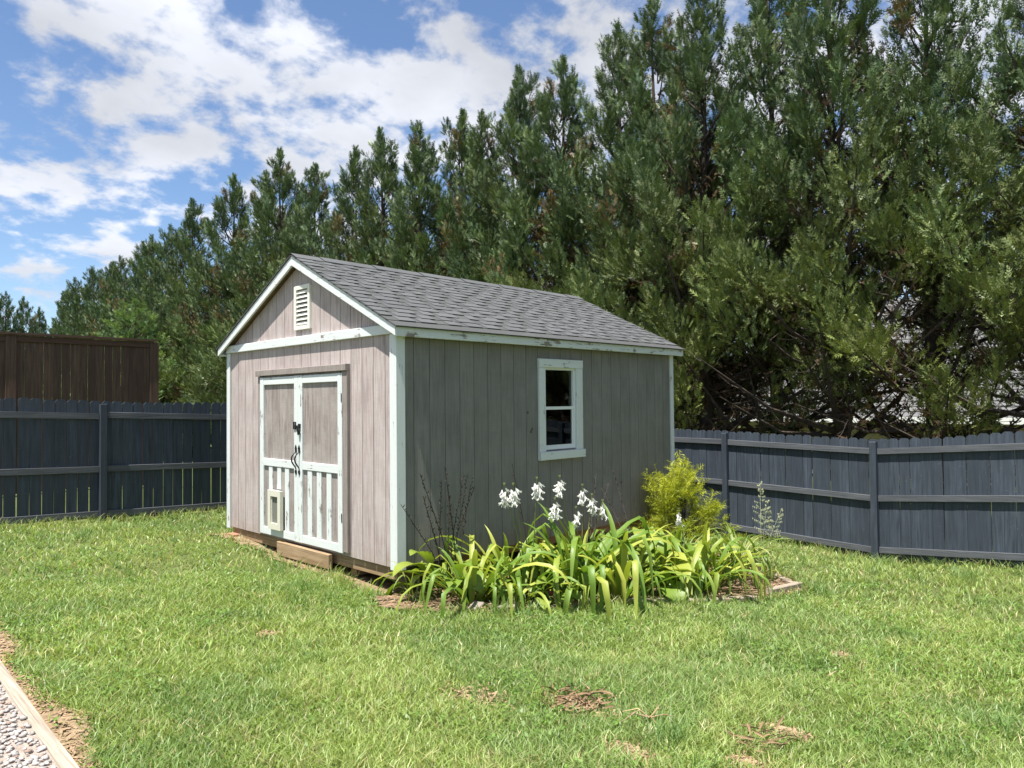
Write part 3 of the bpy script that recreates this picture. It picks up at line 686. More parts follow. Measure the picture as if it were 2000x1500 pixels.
def board_fence(name, label, axis, plane, lo, hi, posts, tops, rails, seed, gap):
    f = thing(name, label, 'fence', (plane if axis == 'y' else lo, plane if axis == 'x' else lo, 0)); loc = f.location.copy()
    rr = random.Random(seed); f.location = (0, 0, 0)
    gnd = (lambda t: gz(t, plane)) if axis == 'x' else (lambda t: gz(plane, t))
    t = lo; pm_ = M['fence_v']; rm = M['fence_x'] if axis == 'x' else M['fence_y']
    while t < hi:
        w = .140+rr.uniform(-.003, .002); zt = interp(tops, t)+rr.uniform(-.008, .010); zb = gnd(t)+.035+rr.uniform(-.012, .02)
        off = rr.uniform(0, .004)
        picket_mesh(axis, t+w/2, w, zb, zt, plane+off, plane+.017+off, rr.uniform(-.008, .008)).build('picket', pm_, f); t += w+rr.uniform(*gap)
    ps = sorted(posts)
    for p in ps:
        zt = interp(tops, p)-.035; g = gnd(p)-.2; m = MB()
        if axis == 'x': m.prism([(p-.046, g), (p+.046, g), (p+.046, zt), (p-.046, zt)], (0, plane-.002, 0), (1, 0, 0), (0, 0, 1), (0, -1, 0), .09, .005)
        else:
            m.prism([(p-.046, g), (p+.046, g), (p+.046, zt), (p-.046, zt)], (plane-.002, 0, 0), (0, 1, 0), (0, 0, 1), (-1, 0, 0), .09, .005); m.f = [tuple(reversed(q)) for q in m.f]
        m.build('post', pm_, f)
    ends = [lo]+ps+[hi]
    for a, b_ in zip(ends[:-1], ends[1:]):
        if b_-a < .2: continue
        a2 = a+(.048 if a in ps else 0); b2 = b_-(.048 if b_ in ps else 0)
        for off in rails:
            slant_bar(axis, a2, b2, interp(tops, a)+off+rr.uniform(-.015, .01), interp(tops, b_)+off+rr.uniform(-.015, .01), .088, plane-.041, plane-.0015).build('rail', rm, f)
    return f
board_fence('picket_fence', 'dark blue grey picket fence left of the shed, before the brown fence', 'x', 6.2, -6.5, 7.35, [-5.66, -3.22, -.78, 1.66, 4.1, 6.54],
    [(-6.5, 1.80), (-2.03, 1.71), (-.8, 1.645), (1.05, 1.61), (4, 1.35), (7.4, 1.06)], [-.245, -1.03, -1.69], 3, (.005, .016))
board_fence('picket_fence', 'slate blue dog ear picket fence sagging along the lawn right of the shed', 'y', 7.5, -9.5, 6.15, [-9.17, -6.73, -4.29, -1.85, .59, 3.03, 5.47],
    [(-9.5, 1.45), (-6, 1.28), (-3.7, 1.12), (-2.6, 1.0), (-1.85, .965), (-.7, 1.0), (.59, 1.04), (1.6, 1.06), (6.2, 1.06)], [-.225, -.93, -1.70], 4, (.001, .007))
# taller brown fence of the neighbour
bf = thing('privacy_fence', 'tall dark brown capped board fence behind the left picket fence', 'fence')
yb, zt = 10.0, 2.93; rr = random.Random(9)
for p in (-6.12, -3.66, -1.2, 1.26): plank('post', 'brown_v', bf, p-.085, p+.085, yb-.06, yb+.02, gz(p, yb)-.2, zt-.045-(.01 if p > 1 else 0), ax='y')
for a, c in ((-6.04, -3.74), (-3.58, -1.28), (-1.12, 1.18)):
    t = a
    while t < c-.02:
        w = min(.138, c-t); plank('board', 'brown_v', bf, t, t+w, yb-.012+rr.uniform(0, .005), yb+.012, gz(t, yb)+.05, zt-.06, .002, 'y'); t += w+rr.uniform(.005, .013)
    plank('rail', 'brown_x', bf, a, c, yb-.045, yb-.013, zt-.165, zt-.055, ax='y')
part('cap', 'brown_x', bf, (-6.3, 1.29, yb-.10, yb+.06, zt-.043, zt-.004))

# ------------------------------------------------------------------ cypress trees
def nrm(v): return v/np.maximum(np.linalg.norm(v, axis=-1, keepdims=True), 1e-9)
def sprays(P, D, Ln, rng, wid=.16, droop=.15):
    """feathery flat sprays: spine + 3 pairs of barbs, 7 triangles each"""
    n = len(P); S = nrm(np.cross(D, rng.normal(0, 1, (n, 3)))); U = nrm(np.cross(S, D))
    tri = []
    Lc = Ln[:, None]
    def t(a0, s0, a1, s1, w):   # base at (a0,s0), tip at (a1,s1) in units of length
        b = P+D*(a0*Lc)+S*(s0*Lc); e = P+D*(a1*Lc)+S*(s1*Lc)-U*(droop*(a1**2)*Lc*rng.random((n, 1)))
        q = nrm(np.cross(nrm(e-b), U))*(w*Lc)
        tri.append(np.stack([b-q, b+q, e], 1))
    t(0, 0, 1.0, 0, wid*.30)
    for a, l in ((.12, .36), (.40, .34), (.64, .26)):
        for s in (-1, 1): t(a, 0, a+l*(.75+.1*s), s*l*.72, wid*.36)
    T = np.stack(tri, 1)       # n,7,3,3
    return T.reshape(-1, 3), n*7
def cypress(seed, H, Rm, bare, nb, ns, detail=1.0, yel=.45):
    """returns meshes trunk, branches, crown, dead (base at z=0)"""
    rng = np.random.default_rng(seed); rr = random.Random(seed)
    tk = MB(); k = 9; ph = rr.uniform(0, 6); pts = []
    for i in range(k):
        t = i/(k-1); pts.append((.10*math.sin(3*t+ph)*t, .10*math.cos(2.3*t+ph)*t, -.3+t*(H*.97+.3)))
    tk.tube(pts, [max(.012, .17*(1-.93*(i/(k-1)))) * (1.25 if i == 0 else 1) for i in range(k)], 8)
    h = bare*.40/H + (.945-bare*.40/H)*((np.arange(nb)+rng.random(nb))/nb)
    az = np.arange(nb)*2.39996+rng.normal(0, .35, nb)
    prof = Rm*np.clip((1-h), 0, 1)**.95*(.80+.20*np.clip(h*6, 0, 1))*(.62+.58*rng.random(nb))*1.06+.05
    el = np.radians(18+46*h+rng.normal(0, 10, nb)); Lb = prof/np.cos(el)*1.0; Lb = np.minimum(Lb, prof*1.9)
    ztip = h*H + .35*(1-h)
    D = np.stack([np.cos(el)*np.cos(az), np.cos(el)*np.sin(az), np.sin(el)], -1)
    tip = np.stack([prof*np.cos(az), prof*np.sin(az), np.minimum(ztip+.25*rng.random(nb), H*.985)], -1)
    A = tip - D*Lb[:, None]; A[:, :2] *= .15; A[:, 2] = np.maximum(A[:, 2], .35+bare*.12)
    br = MB()
    for i in range(nb):
        if h[i] > .93: continue
        mid = (A[i]+tip[i])/2; mid[2] -= .10*Lb[i]*rr.uniform(.2, 1.2); r0 = .012+.016*Lb[i]
        br.tube([A[i], mid, tip[i]], [r0, r0*.6, .006], 4, cap=False)
        if h[i]*H < bare+2.2:      # bare twigs on the low branches
            for q in range(7):
                t = rr.uniform(.25, .95); b0 = A[i]*(1-t)+tip[i]*t; b0[2] -= .10*Lb[i]*4*t*(1-t)*.6
                e = b0+np.array([rr.uniform(-.7, .7), rr.uniform(-.7, .7), rr.uniform(-.1, .6)])*.9; br.tube([b0, (b0+e)/2+np.array([0, 0, -.04]), e], [.008, .005, .002], 3, cap=False)
    # foliage: boughs of flame-shaped plumes, each plume many feathery sprays
    green = h*H > bare*(.74+.42*rng.random(nb))
    gi = np.where(green)[0]; big = np.clip(prof/1.7, .13, 1.25); kp = np.maximum(4, (2+20*big[gi]).astype(int)); pi_ = np.repeat(gi, kp); npl = len(pi_)
    t = .48+.56*rng.random(npl)**.8; base = A[pi_]+(tip[pi_]-A[pi_])*t[:, None]; base[:, 2] -= .05*Lb[pi_]*(1-t)
    lat = nrm(rng.normal(0, 1, (npl, 3))); base = base+lat*np.array([1, 1, .62])*(big[pi_]*.66*(1.25-t)*rng.random(npl)**.6+.02)[:, None]
    pax = nrm(.55*D[pi_]+.40*lat+np.array([0, 0, 1])*(.50+.45*h[pi_])[:, None]+rng.normal(0, .15, (npl, 3))); plen = (.40+.40*rng.random(npl))*(.55+.5*big[pi_]); pcol = (.78+.44*rng.random(npl))*(.72+.56*rng.random(nb))[pi_]; pyel = .6*rng.random(npl)+.4*rng.random(nb)[pi_]
    q_ = np.repeat(np.arange(npl), max(6, int(ns*detail))); n = len(q_); u = rng.random(n)**.8
    o = nrm(np.cross(pax[q_], rng.normal(0, 1, (n, 3)))); rad = plen[q_]*.24*np.sin(np.pi*np.clip(.18+.80*u, 0, 1))
    P = base[q_]+pax[q_]*((u-.3)*plen[q_])[:, None]+o*(rad*np.sqrt(rng.random(n)))[:, None]
    Dv = nrm(.85*pax[q_]+.58*o*(1.1-u)[:, None]+rng.normal(0, .14, (n, 3)))
    Ln = (.12+.13*rng.random(n))/math.sqrt(detail); idx = pi_[q_]
    # leader plume at the top
    m = int(260*detail); tt = rng.random(m)**.8; o2 = nrm(rng.normal(0, 1, (m, 3))*np.array([1, 1, .3])); P2 = np.stack([np.zeros(m), np.zeros(m), H*.85+tt*H*.145], -1)+o2*((1-tt)*.34*rng.random(m)+.012)[:, None]
    P2[:, 0] += pts[-1][0]; P2[:, 1] += pts[-1][1]
    D2 = nrm(.55*o2+np.array([0, 0, .9])+rng.normal(0, .15, (m, 3))); L2 = .15+.13*rng.random(m)
    P = np.concatenate([P, P2]); Dv = np.concatenate([Dv, D2]); Ln = np.concatenate([Ln, L2])
    V, nt = sprays(P, Dv, Ln, rng); F = np.arange(nt*3).reshape(-1, 3)
    ty = rng.random(len(P)); low = np.clip(1-(P[:, 2]/H)*1.5, 0, 1); ty[:n] = .35*ty[:n]+.65*pyel[q_]; mixv = np.clip(.16+yel*low+.55*(ty-.5), 0, 1)[:, None]
    c = np.array([.058, .108, .050])*(1-mixv)+np.array([.25, .27, .065])*mixv; c = c*(.78+.44*rng.random((len(P), 1)))
    bc = np.repeat(.8+.4*rng.random(nb), 1)
    c[:n] *= pcol[q_][:, None]; rust = (rng.random(nb) < .07)[idx] & (rng.random(n) < .55); c[:n][rust] = np.array([.20, .135, .06])*(.6+.7*rng.random((rust.sum(), 1)))
    crown = np_mesh('crown', V, F, M['needle'], np.repeat(c, 21, 0))
    # dead inner sprays
    dn = int(.14*n); ii = rng.integers(0, nb, dn); hb = np.where(h[ii]*H < bare*1.0, .22, np.clip(1.35-h[ii]*1.6, .03, 1)); ii = ii[rng.random(dn) < hb]; dn = len(ii)
    t = .05+.62*rng.random(dn); Pd = A[ii]+(tip[ii]-A[ii])*t[:, None]+rng.normal(0, .17, (dn, 3)); Dd = nrm(D[ii]+rng.normal(0, .6, (dn, 3)))
    V, nt = sprays(Pd, Dd, .20+.24*rng.random(dn), rng, .15, .4); cd = np.array([.10, .068, .042])*(.5+.9*rng.random((dn, 1)))
    dead = np_mesh('dead_sprays', V, np.arange(nt*3).reshape(-1, 3), M['dead'], np.repeat(cd, 21, 0))
    return tk.mesh('trunk', M['bark'], True), br.mesh('branches', M['bark']), crown, dead
NEAR = [cypress(11, 12, 3.4, 2.3, 98, 16, 1.0, .62), cypress(12, 12, 3.1, 4.3, 90, 16, 1.0, .70), cypress(13, 12, 3.2, 1.4, 108, 16, 1.0, .28), cypress(14, 12, 3.0, .5, 108, 16, 1.0, .18)]
FAR = [cypress(21, 12, 3.9, .3, 100, 17, .62, .08), cypress(22, 12, 3.6, .3, 100, 17, .62, .08)]
def tree(kind, x, y, top, label, group, rz, name='cypress_tree', wid=1.0):
    z = gz(x, y); s = (top-z)/12.0
    t = thing(name, label, 'tree', (x, y, z), rz, group); t.scale = (s*wid, s*wid, s)
    for nm, me in zip(('trunk', 'branches', 'crown', 'dead_sprays'), kind): put(nm, me, t)
    return t
ROW = [  # y, top z, kind, dx, label
 (-13.0, 10.5, 2, .1, None), (-10.4, 10.4, 0, -.2, None), (-8.0, 10.6, 3, .2, None), (-5.8, 10.2, 0, 0, None),
 (-3.7, 10.6, 1, .1, 'cypress at the right edge of the photo, trunk bare above the blue fence'),
 (-1.75, 10.9, 0, .5, 'tall cypress second from the right edge with sky gaps around its trunk'),
 (-.30, 11.4, 1, -.2, 'big cypress with thick bare trunk and fanning dead branches above the fence'),
 (1.25, 11.2, 1, .3, 'cypress with low bare brown twigs just left of the thick bare trunk'),
 (2.55, 10.9, 0, -.3, 'cypress whose low green boughs hang beside the shed right eave'),
 (3.95, 11.35, 2, .1, 'tall pointed cypress whose tip meets the top of the photo'),
 (5.2, 11.25, 0, .3, 'pointed cypress with tip just below the top edge of the photo'),
 (6.8, 10.75, 2, -.2, 'cypress behind the rear end of the shed ridge'),
 (8.45, 11.15, 3, .1, 'slim spired cypress standing out against the cloud above the shed roof'),
 (10.0, 10.2, 2, 0, 'shorter cypress just left of the slim spire above the shed roof'),
 (11.3, 10.75, 3, .2, 'cypress with a leaning bushy tip above the middle of the ridge'),
 (12.8, 10.7, 2, -.2, 'cypress with a forked tip above the middle of the ridge'),
 (15.1, 11.1, 3, 0, 'cypress with an open spiky tip above the front of the ridge'),
 (17.2, 11.05, 2, .2, 'narrow cypress tip right of the gable peak'),
 (19.3, 10.9, 3, -.2, 'small narrow cypress tip directly above the gable peak'),
 (22.2, 12.2, 2, 0, 'broad bushy cypress top rising left above the gable peak'),
 (24.4, 11.8, 3, .3, 'cypress right beside the broad bushy top left of the gable'),
 (26.6, 12.1, 2, -.2, 'cypress with a ragged shoulder left of the shed roof'),
 (30.3, 11.7, 3, -.4, 'leftmost tall cypress of the near row, dark edge against blue sky')]
for i, (y, top, k, dx, lab) in enumerate(ROW):
    g = 'cypress row behind the right fence'
    if lab is None: lab = 'cypress of the same row beyond the right edge of the photo'
    tree(NEAR[k], 10.6+dx, y, top, lab, g, (i*1.9) % 6.28)
FROW = [(33.6, 11.0, 'first lower cypress left of the tall dark row'), (36.0, 10.9, 'far cypress with twin tip, second in the lower row'), (38.4, 11.0, 'far cypress third in the lower row left of the tall trees'), (41.2, 10.5, 'far cypress fourth in the lower row stepping down leftwards'),
    (44.0, 10.6, 'far cypress fifth in the lower row stepping down leftwards'), (47.0, 10.7, 'far cypress sixth in the row, above the brown fence'), (50.0, 10.3, 'far cypress seventh in the row, above the brown fence'), (53.2, 10.0, 'far cypress at the low left end of the row')]
for i, (y, top, lab) in enumerate(FROW): tree(FAR[i % 2], 10.5+random.uniform(-.4, .4), y, top, lab, 'far lower end of the cypress row', i*2.1)
for i, (x, y, top, lab) in enumerate(((6.6, 58, 9.6, 'distant cypress at the left edge of the photo over the brown fence'), (7.7, 58.5, 10.1, 'distant cypress second from the left edge, over the brown fence'), (9.0, 59, 9.9, 'distant cypress with low tip next to the gap in the tree line'), (5.2, 57, 9.9, 'distant cypress half cut by the left photo edge'), (10.2, 60, 9.3, 'lowest distant cypress in the notch of the tree line'))):
    tree(FAR[(i+1) % 2], x, y, top, lab, 'distant trees beyond the brown fence', i*1.3, wid=.8)
# looser yellow-green tree in front of the row
yt = tree(FAR[0], 7.2, 29.5, 6.4, 'paler yellow green feathery tree above the end of the brown fence', None, .7, 'feathery_tree', 1.7)
pale = m_leaf('pale_foliage', 0.3, 0.55, 1.7, 0.2)
for c in yt.children:
    if c.name.startswith('crown'): c.data = c.data.copy(); c.data.materials[0] = pale

# ------------------------------------------------------------------ neighbour house seen through the trunks
hs = thing('neighbour_house', 'grey shingled neighbour house glimpsed through the bare trunks', 'house', (24, 3, 0))
hx, hy0, hy1 = 24.0, -9.0, 9.5; ez, rz_ = .9, 5.7; gx = -1.9
b = MB(); b.box(.6, 8.4, hy0-3+.4, hy1-3-.4, gx-.3, ez-.02); b.build('wall', M['far_wall'], hs)
hr = MB(); hr.poly([(0, hy0-3, ez), (0, hy1-3, ez), (4.5, hy1-3, rz_), (4.5, hy0-3, rz_)][::-1]); hr.poly([(4.5, hy0-3, rz_), (4.5, hy1-3, rz_), (9, hy1-3, ez), (9, hy0-3, ez)][::-1]); hr.poly([(0, hy0-3, ez), (4.5, hy0-3, rz_), (9, hy0-3, ez)]); hr.poly([(0, hy1-3, ez), (9, hy1-3, ez), (4.5, hy1-3, rz_)])
hroof = hr.build('roof', M['far_shingle'], hs)
n = 26
for i in range(n):
    a = i/n; c = (i+1)/n; m = MB(); x0, z0, x1, z1 = 4.5*a, ez+(rz_-ez)*a, 4.5*c, ez+(rz_-ez)*c
    m.quad((x0-.02, hy0-3, z0+.045), (x0-.02, hy1-3, z0+.045), (x1, hy1-3, z1+.012), (x1, hy0-3, z1+.012)); m.quad((x0-.02, hy0-3, z0+.008), (x0-.02, hy1-3, z0+.008), (x0-.02, hy1-3, z0+.045), (x0-.02, hy0-3, z0+.045))
    m.build('shingle_course', M['far_shingle'], hroof)
b = MB(); b.box(-.05, -.02, hy0-3, hy1-3, ez-.2, ez+.02); b.build('gutter', M['vinyl'], hs)

# ------------------------------------------------------------------ flower bed
def strip_mesh(name, mat, path, widths, fold=.25, twist=0.0, side=(0, 1, 0)):
    """V-folded leaf along path (list of (x,z) in the local xz plane)"""
    V = []; F = []; UV = []; n = len(path); S = Vector(side)
    for i, (x, z) in enumerate(path):
        a = path[max(i-1, 0)]; b = path[min(i+1, n-1)]; t = Vector((b[0]-a[0], 0, b[1]-a[1])).normalized(); nn = Vector((-t.z, 0, t.x))
        w = widths[i]/2; tw = twist*i/n; s = S*math.cos(tw)+nn*math.sin(tw); up = nn*math.cos(tw)-S*math.sin(tw); p = Vector((x, 0, z))
        V += [tuple(p-s*w+up*w*fold), tuple(p-up*w*fold*.3), tuple(p+s*w+up*w*fold)]; UV += [(0, i/n), (.5, i/n), (1, i/n)]
    for i in range(n-1):
        for k in range(2): o = 3*i+k; F.append((o, o+1, o+4, o+3))
    me = bpy.data.meshes.new(name); me.from_pydata(V, [], F); me.materials.append(mat)
    uv = me.uv_layers.new(name='UVMap')
    for l in me.loops: uv.data[l.index].uv = UV[l.vertex_index]
    me.polygons.foreach_set('use_smooth', [True]*len(me.polygons)); me.update(); return me
def arch(length, el0, curl, kink=None, n=10):
    """path starting at el0 elevation, curling down; kink: fraction at which it folds"""
    x = z = 0.0; pts = [(0, 0)]; el = el0; st = length/n
    for i in range(n):
        f = (i+1)/n; el -= curl*(.15+2.7*f*f)/n
        if kink and abs(f-kink) < .5/n: el -= 1.1
        el = max(el, -1.5); x += math.cos(el)*st; z += math.sin(el)*st; pts.append((x, z))
    return pts
def leaf_set(prefix, mat, n, lens, w, els, curls, kinks, fold, seed):
    rr = random.Random(seed); out = []
    for i in range(n):
        p = arch(rr.uniform(*lens), rr.uniform(*els), rr.uniform(*curls), rr.choice(kinks)); k = len(p); ww = rr.uniform(*w)
        wd = [ww*(.55+.45*min(1, 4*j/(k-1)))*(1 if j/(k-1) < .6 else max(.04, 1-((j/(k-1)-.6)/.4)**1.6)) for j in range(k)]
        out.append(strip_mesh(prefix, mat, p, wd, fold, rr.uniform(-.5, .5)))
    return out
STRAP = leaf_set('leaf', M['strap'], 14, (.82, 1.28), (.040, .058), (.80, 1.42), (2.0, 3.6), (None, None, .5, .65), .32, 1)
STRAP_UP = leaf_set('leaf', M['strap'], 6, (.50, .74), (.038, .055), (1.1, 1.5), (.6, 1.8), (None,), .35, 2)
THIN = leaf_set('leaf', M['thin'], 10, (.48, .78), (.014, .024), (1.0, 1.45), (1.2, 2.8), (None,), .4, 3)
MONDO = leaf_set('leaf', M['mondo'], 8, (.16, .28), (.006, .009), (.7, 1.4), (1.6, 3.0), (None,), .3, 4)
def hosta_leaf(seed):
    rr = random.Random(seed); Lp = rr.uniform(.14, .30); Lb = rr.uniform(.20, .29); el = rr.uniform(.55, 1.1); pts = []; x = z = 0; wd = []
    for i in range(4): pts.append((x, z)); wd.append(.012); x += math.cos(el)*Lp/4; z += math.sin(el)*Lp/4
    wb = Lb*rr.uniform(.55, .72)
    for i in range(8):
        f = i/7; pts.append((x, z)); wd.append(max(.004, wb*(math.sin(math.pi*min(1, f*.93+.1))**.75))); el -= rr.uniform(.15, .34); x += math.cos(el)*Lb/7; z += math.sin(el)*Lb/7
    return strip_mesh('leaf', M['hosta'], pts, wd, rr.uniform(.12, .3), rr.uniform(-.35, .35))
HOSTA = [hosta_leaf(100+i) for i in range(10)]
def clump(name, label, x, y, sets, n, spread, scale, seed, cat='plant', tilt=.18, arc=None):
    rr = random.Random(seed); t = thing(name, label, cat, (x, y, gz(x, y)+.02))
    for i in range(n):
        a = (i*2.39996+rr.uniform(-.35, .35)) if arc is None else rr.uniform(*arc); r = spread*math.sqrt(rr.random()); s = scale*rr.uniform(.66, 1.16)*(1.27 if name == 'strap_leaf_lily' else 1.08)
        put('leaf', rr.choice(sets), t, (r*math.cos(a), r*math.sin(a), 0), (rr.uniform(-tilt, tilt), rr.uniform(-tilt, tilt), a), s)
    return t
AM = STRAP+STRAP+STRAP_UP
clump('strap_leaf_lily', 'leftmost strap leaved lily drooping over bare soil by the shed corner', .36, -.66, AM, 36, .12, .84, 31)
clump('strap_leaf_lily', 'strap leaved lily between the corner clump and the tall middle clump', .66, -1.02, STRAP, 26, .10, .74, 32)
clump('strap_leaf_lily', 'tallest strap leaved lily in the middle of the bed under the white flowers', 1.30, -1.12, AM, 48, .16, .98, 33)
clump('strap_leaf_lily', 'strap leaved lily right of the tallest, with leaves hanging on the lawn edge', 1.58, -1.46, AM, 38, .14, .92, 34)
clump('strap_leaf_lily', 'strap leaved lily with dark upright leaves in front of the gold shrub', 2.66, -1.72, AM, 46, .15, .92, 35)
clump('strap_leaf_lily', 'small pale strap leaved lily folded onto the timber edging', 2.26, -1.80, STRAP, 24, .10, .72, 36)
clump('strap_leaf_lily', 'strap leaved lily against the shed wall behind the flowers', 2.0, -.62, AM, 28, .10, .9, 37)
clump('strap_leaf_lily', 'strap leaved lily partly hidden behind the corner clump near the wall', .95, -.5, AM, 25, .1, .85, 38)
clump('strap_leaf_lily', 'strap leaved lily between the hosta mound and the gold shrub', 3.05, -1.1, AM, 28, .1, .85, 39)
clump('daylily', 'fine leaved daylily right of the gold shrub', 3.5, -1.65, THIN, 64, .13, 1.05, 41)
clump('daylily', 'thin sparse daylily at the right tip of the bed', 3.75, -1.95, THIN, 25, .07, .75, 42)
clump('daylily', 'daylily tuft right behind the strap leaves near the seed stalk', 4.15, -1.35, THIN, 54, .14, .95, 43)
clump('daylily', 'small daylily seedling on the mulch inside the edging', 3.2, -2.05, THIN, 14, .04, .5, 44)
clump('daylily', 'pale bleached daylily tuft in front of the gold shrub foot', 3.45, -.95, THIN, 48, .14, 1.0, 45)
clump('mondo_grass', 'fine dark mondo grass tuft left of the pink flower', .62, -1.12, MONDO, 60, .10, 1.15, 46)
clump('mondo_grass', 'fine mondo grass tuft right of the pink flower', 1.02, -1.40, MONDO, 46, .09, 1.0, 47)
clump('mondo_grass', 'thin pale grass tuft at the shed corner post', -.02, -.30, MONDO+THIN[:3], 34, .09, .9, 48)
h1 = clump('hosta', 'yellowing hosta by the corner post with dark seed stalks', .42, -.30, HOSTA, 26, .14, 1.1, 51, tilt=.3)
h2 = clump('hosta', 'hosta below the left pair of white flower heads', 1.05, -.72, HOSTA, 30, .16, 1.1, 52, tilt=.3)
h3 = clump('hosta', 'hosta below the right white flower heads, next to the wall', 1.75, -.85, HOSTA, 32, .17, 1.15, 53, tilt=.3)
h4 = clump('hosta', 'wide yellow green hosta mound between the two big lilies', 2.2, -1.28, HOSTA, 44, .22, 1.2, 54, tilt=.3)
h5 = clump('hosta', 'hosta with one white flower in front of the gold shrub', 2.9, -1.32, HOSTA, 26, .16, 1.05, 55, tilt=.3)
clump('hosta', 'low hosta at the bed edge left of the tall middle lily', .95, -1.2, HOSTA, 16, .14, .8, 56, tilt=.3)

def blossom_mesh():
    m = MB(); k = 6
    for i in range(k):
        a = 2*math.pi*i/k; a2 = a+2*math.pi/k*.55; a1 = a-2*math.pi/k*.55
        p0 = (.004*math.cos(a), .004*math.sin(a), 0); 
        m.poly([p0, (.011*math.cos(a1), .011*math.sin(a1), -.035), (.024*math.cos(a), .024*math.sin(a), -.066), (.011*math.cos(a2), .011*math.sin(a2), -.035)])
        m.poly([(.011*math.cos(a1), .011*math.sin(a1), -.035), (.036*math.cos(a), .036*math.sin(a), -.060), (.024*math.cos(a), .024*math.sin(a), -.067)])
    return m.mesh('blossom', M['petal'])
BLOSSOM = blossom_mesh()
def flower_stalk(plant, wx, wy, ztop, n, seed, sc=1.0):
    rr = random.Random(seed); px, py, pz = plant.location
    bx, by = px+rr.uniform(-.08, .08), py+rr.uniform(-.08, .08)
    P = [(bx-px, by-py, 0), ((bx+wx)/2-px+.02, (by+wy)/2-py, (ztop-pz)*.55), (wx-px, wy-py, ztop-pz)]
    m = MB(); m.tube(P, [.006, .005, .003], 5); st = m.build('flower_stalk', M['stalk'], plant)
    top = Vector(P[2])
    for i in range(n):
        a = i*2.4+rr.uniform(-.4, .4); f = i/max(1, n-1); dz = -.02-.12*f; q = top+Vector((.022*math.cos(a), .022*math.sin(a), dz))
        put('blossom', BLOSSOM, st, q, (rr.uniform(.2, .75)*math.sin(-a)*-1, rr.uniform(.2, .75)*math.cos(a)*-1, a), sc*rr.uniform(.8, 1.15))
    bud = MB()
    for i in range(5):
        a = i*1.3; bud.tube([tuple(top), (top.x+.012*math.cos(a), top.y+.012*math.sin(a), top.z+.03)], [.004, .002], 4)
    bud.build('bud', M['stalk'], st)
def spent_stalk(plant, wx, wy, ztop, seed, mat='dry_stalk', pods=16):
    rr = random.Random(seed); px, py, pz = plant.location; bx, by = px+rr.uniform(-.1, .1), py+rr.uniform(-.1, .1); m = MB()
    P = [Vector((bx-px, by-py, 0)), Vector(((bx*.6+wx*.4)-px, (by*.6+wy*.4)-py, (ztop-pz)*.5)), Vector((wx-px, wy-py, ztop-pz))]
    m.tube(P, [.006, .005, .003], 4)
    for i in range(pods):
        f = .42+.58*i/pods; p = P[1].lerp(P[2], (f-.42)/.58); a = rr.uniform(0, 6.3); d = Vector((.014*math.cos(a), .014*math.sin(a), .012)); m.tube([p, p+d, p+d*1.7+Vector((0, 0, .008))], [.002, .0065, .0015], 4)
    m.build('seed_stalk', M[mat], plant)
for i, (p, x, y, z, n) in enumerate(((h2, .60, -.85, .80, 9), (h2, .72, -.85, .79, 11), (h2, 1.05, -.85, .82, 12), (h3, 1.39, -.85, .81, 12), (h3, 1.28, -.88, .60, 12), (h3, 1.75, -.85, .69, 9), (h3, 1.87, -.88, .58, 9), (h3, 2.05, -.88, .50, 6), (h3, 1.58, -.90, .48, 5), (h5, 2.88, -1.3, .36, 6))):
    flower_stalk(p, x, y, z, n, 200+i, 1.0)
for i, (x, y, z) in enumerate(((0.0, -.35, .93), (.05, -.33, .72), (.30, -.35, .97), (.26, -.35, .85), (.36, -.35, .70), (.54, -.35, .89), (.58, -.36, .88), (.65, -.35, .86), (.69, -.35, .76), (-.22, -.35, .67))):
    spent_stalk(h1, x, y, z, 300+i)
for i, (x, y, z) in enumerate(((2.62, -.6, .80), (2.31, -.6, .77), (2.36, -.62, .62), (2.55, -.6, .66))): spent_stalk(h3 if i % 2 else h4, x, y, z, 320+i, pods=10)
spent_stalk(h2, .96, -.6, .97, 330, pods=5)

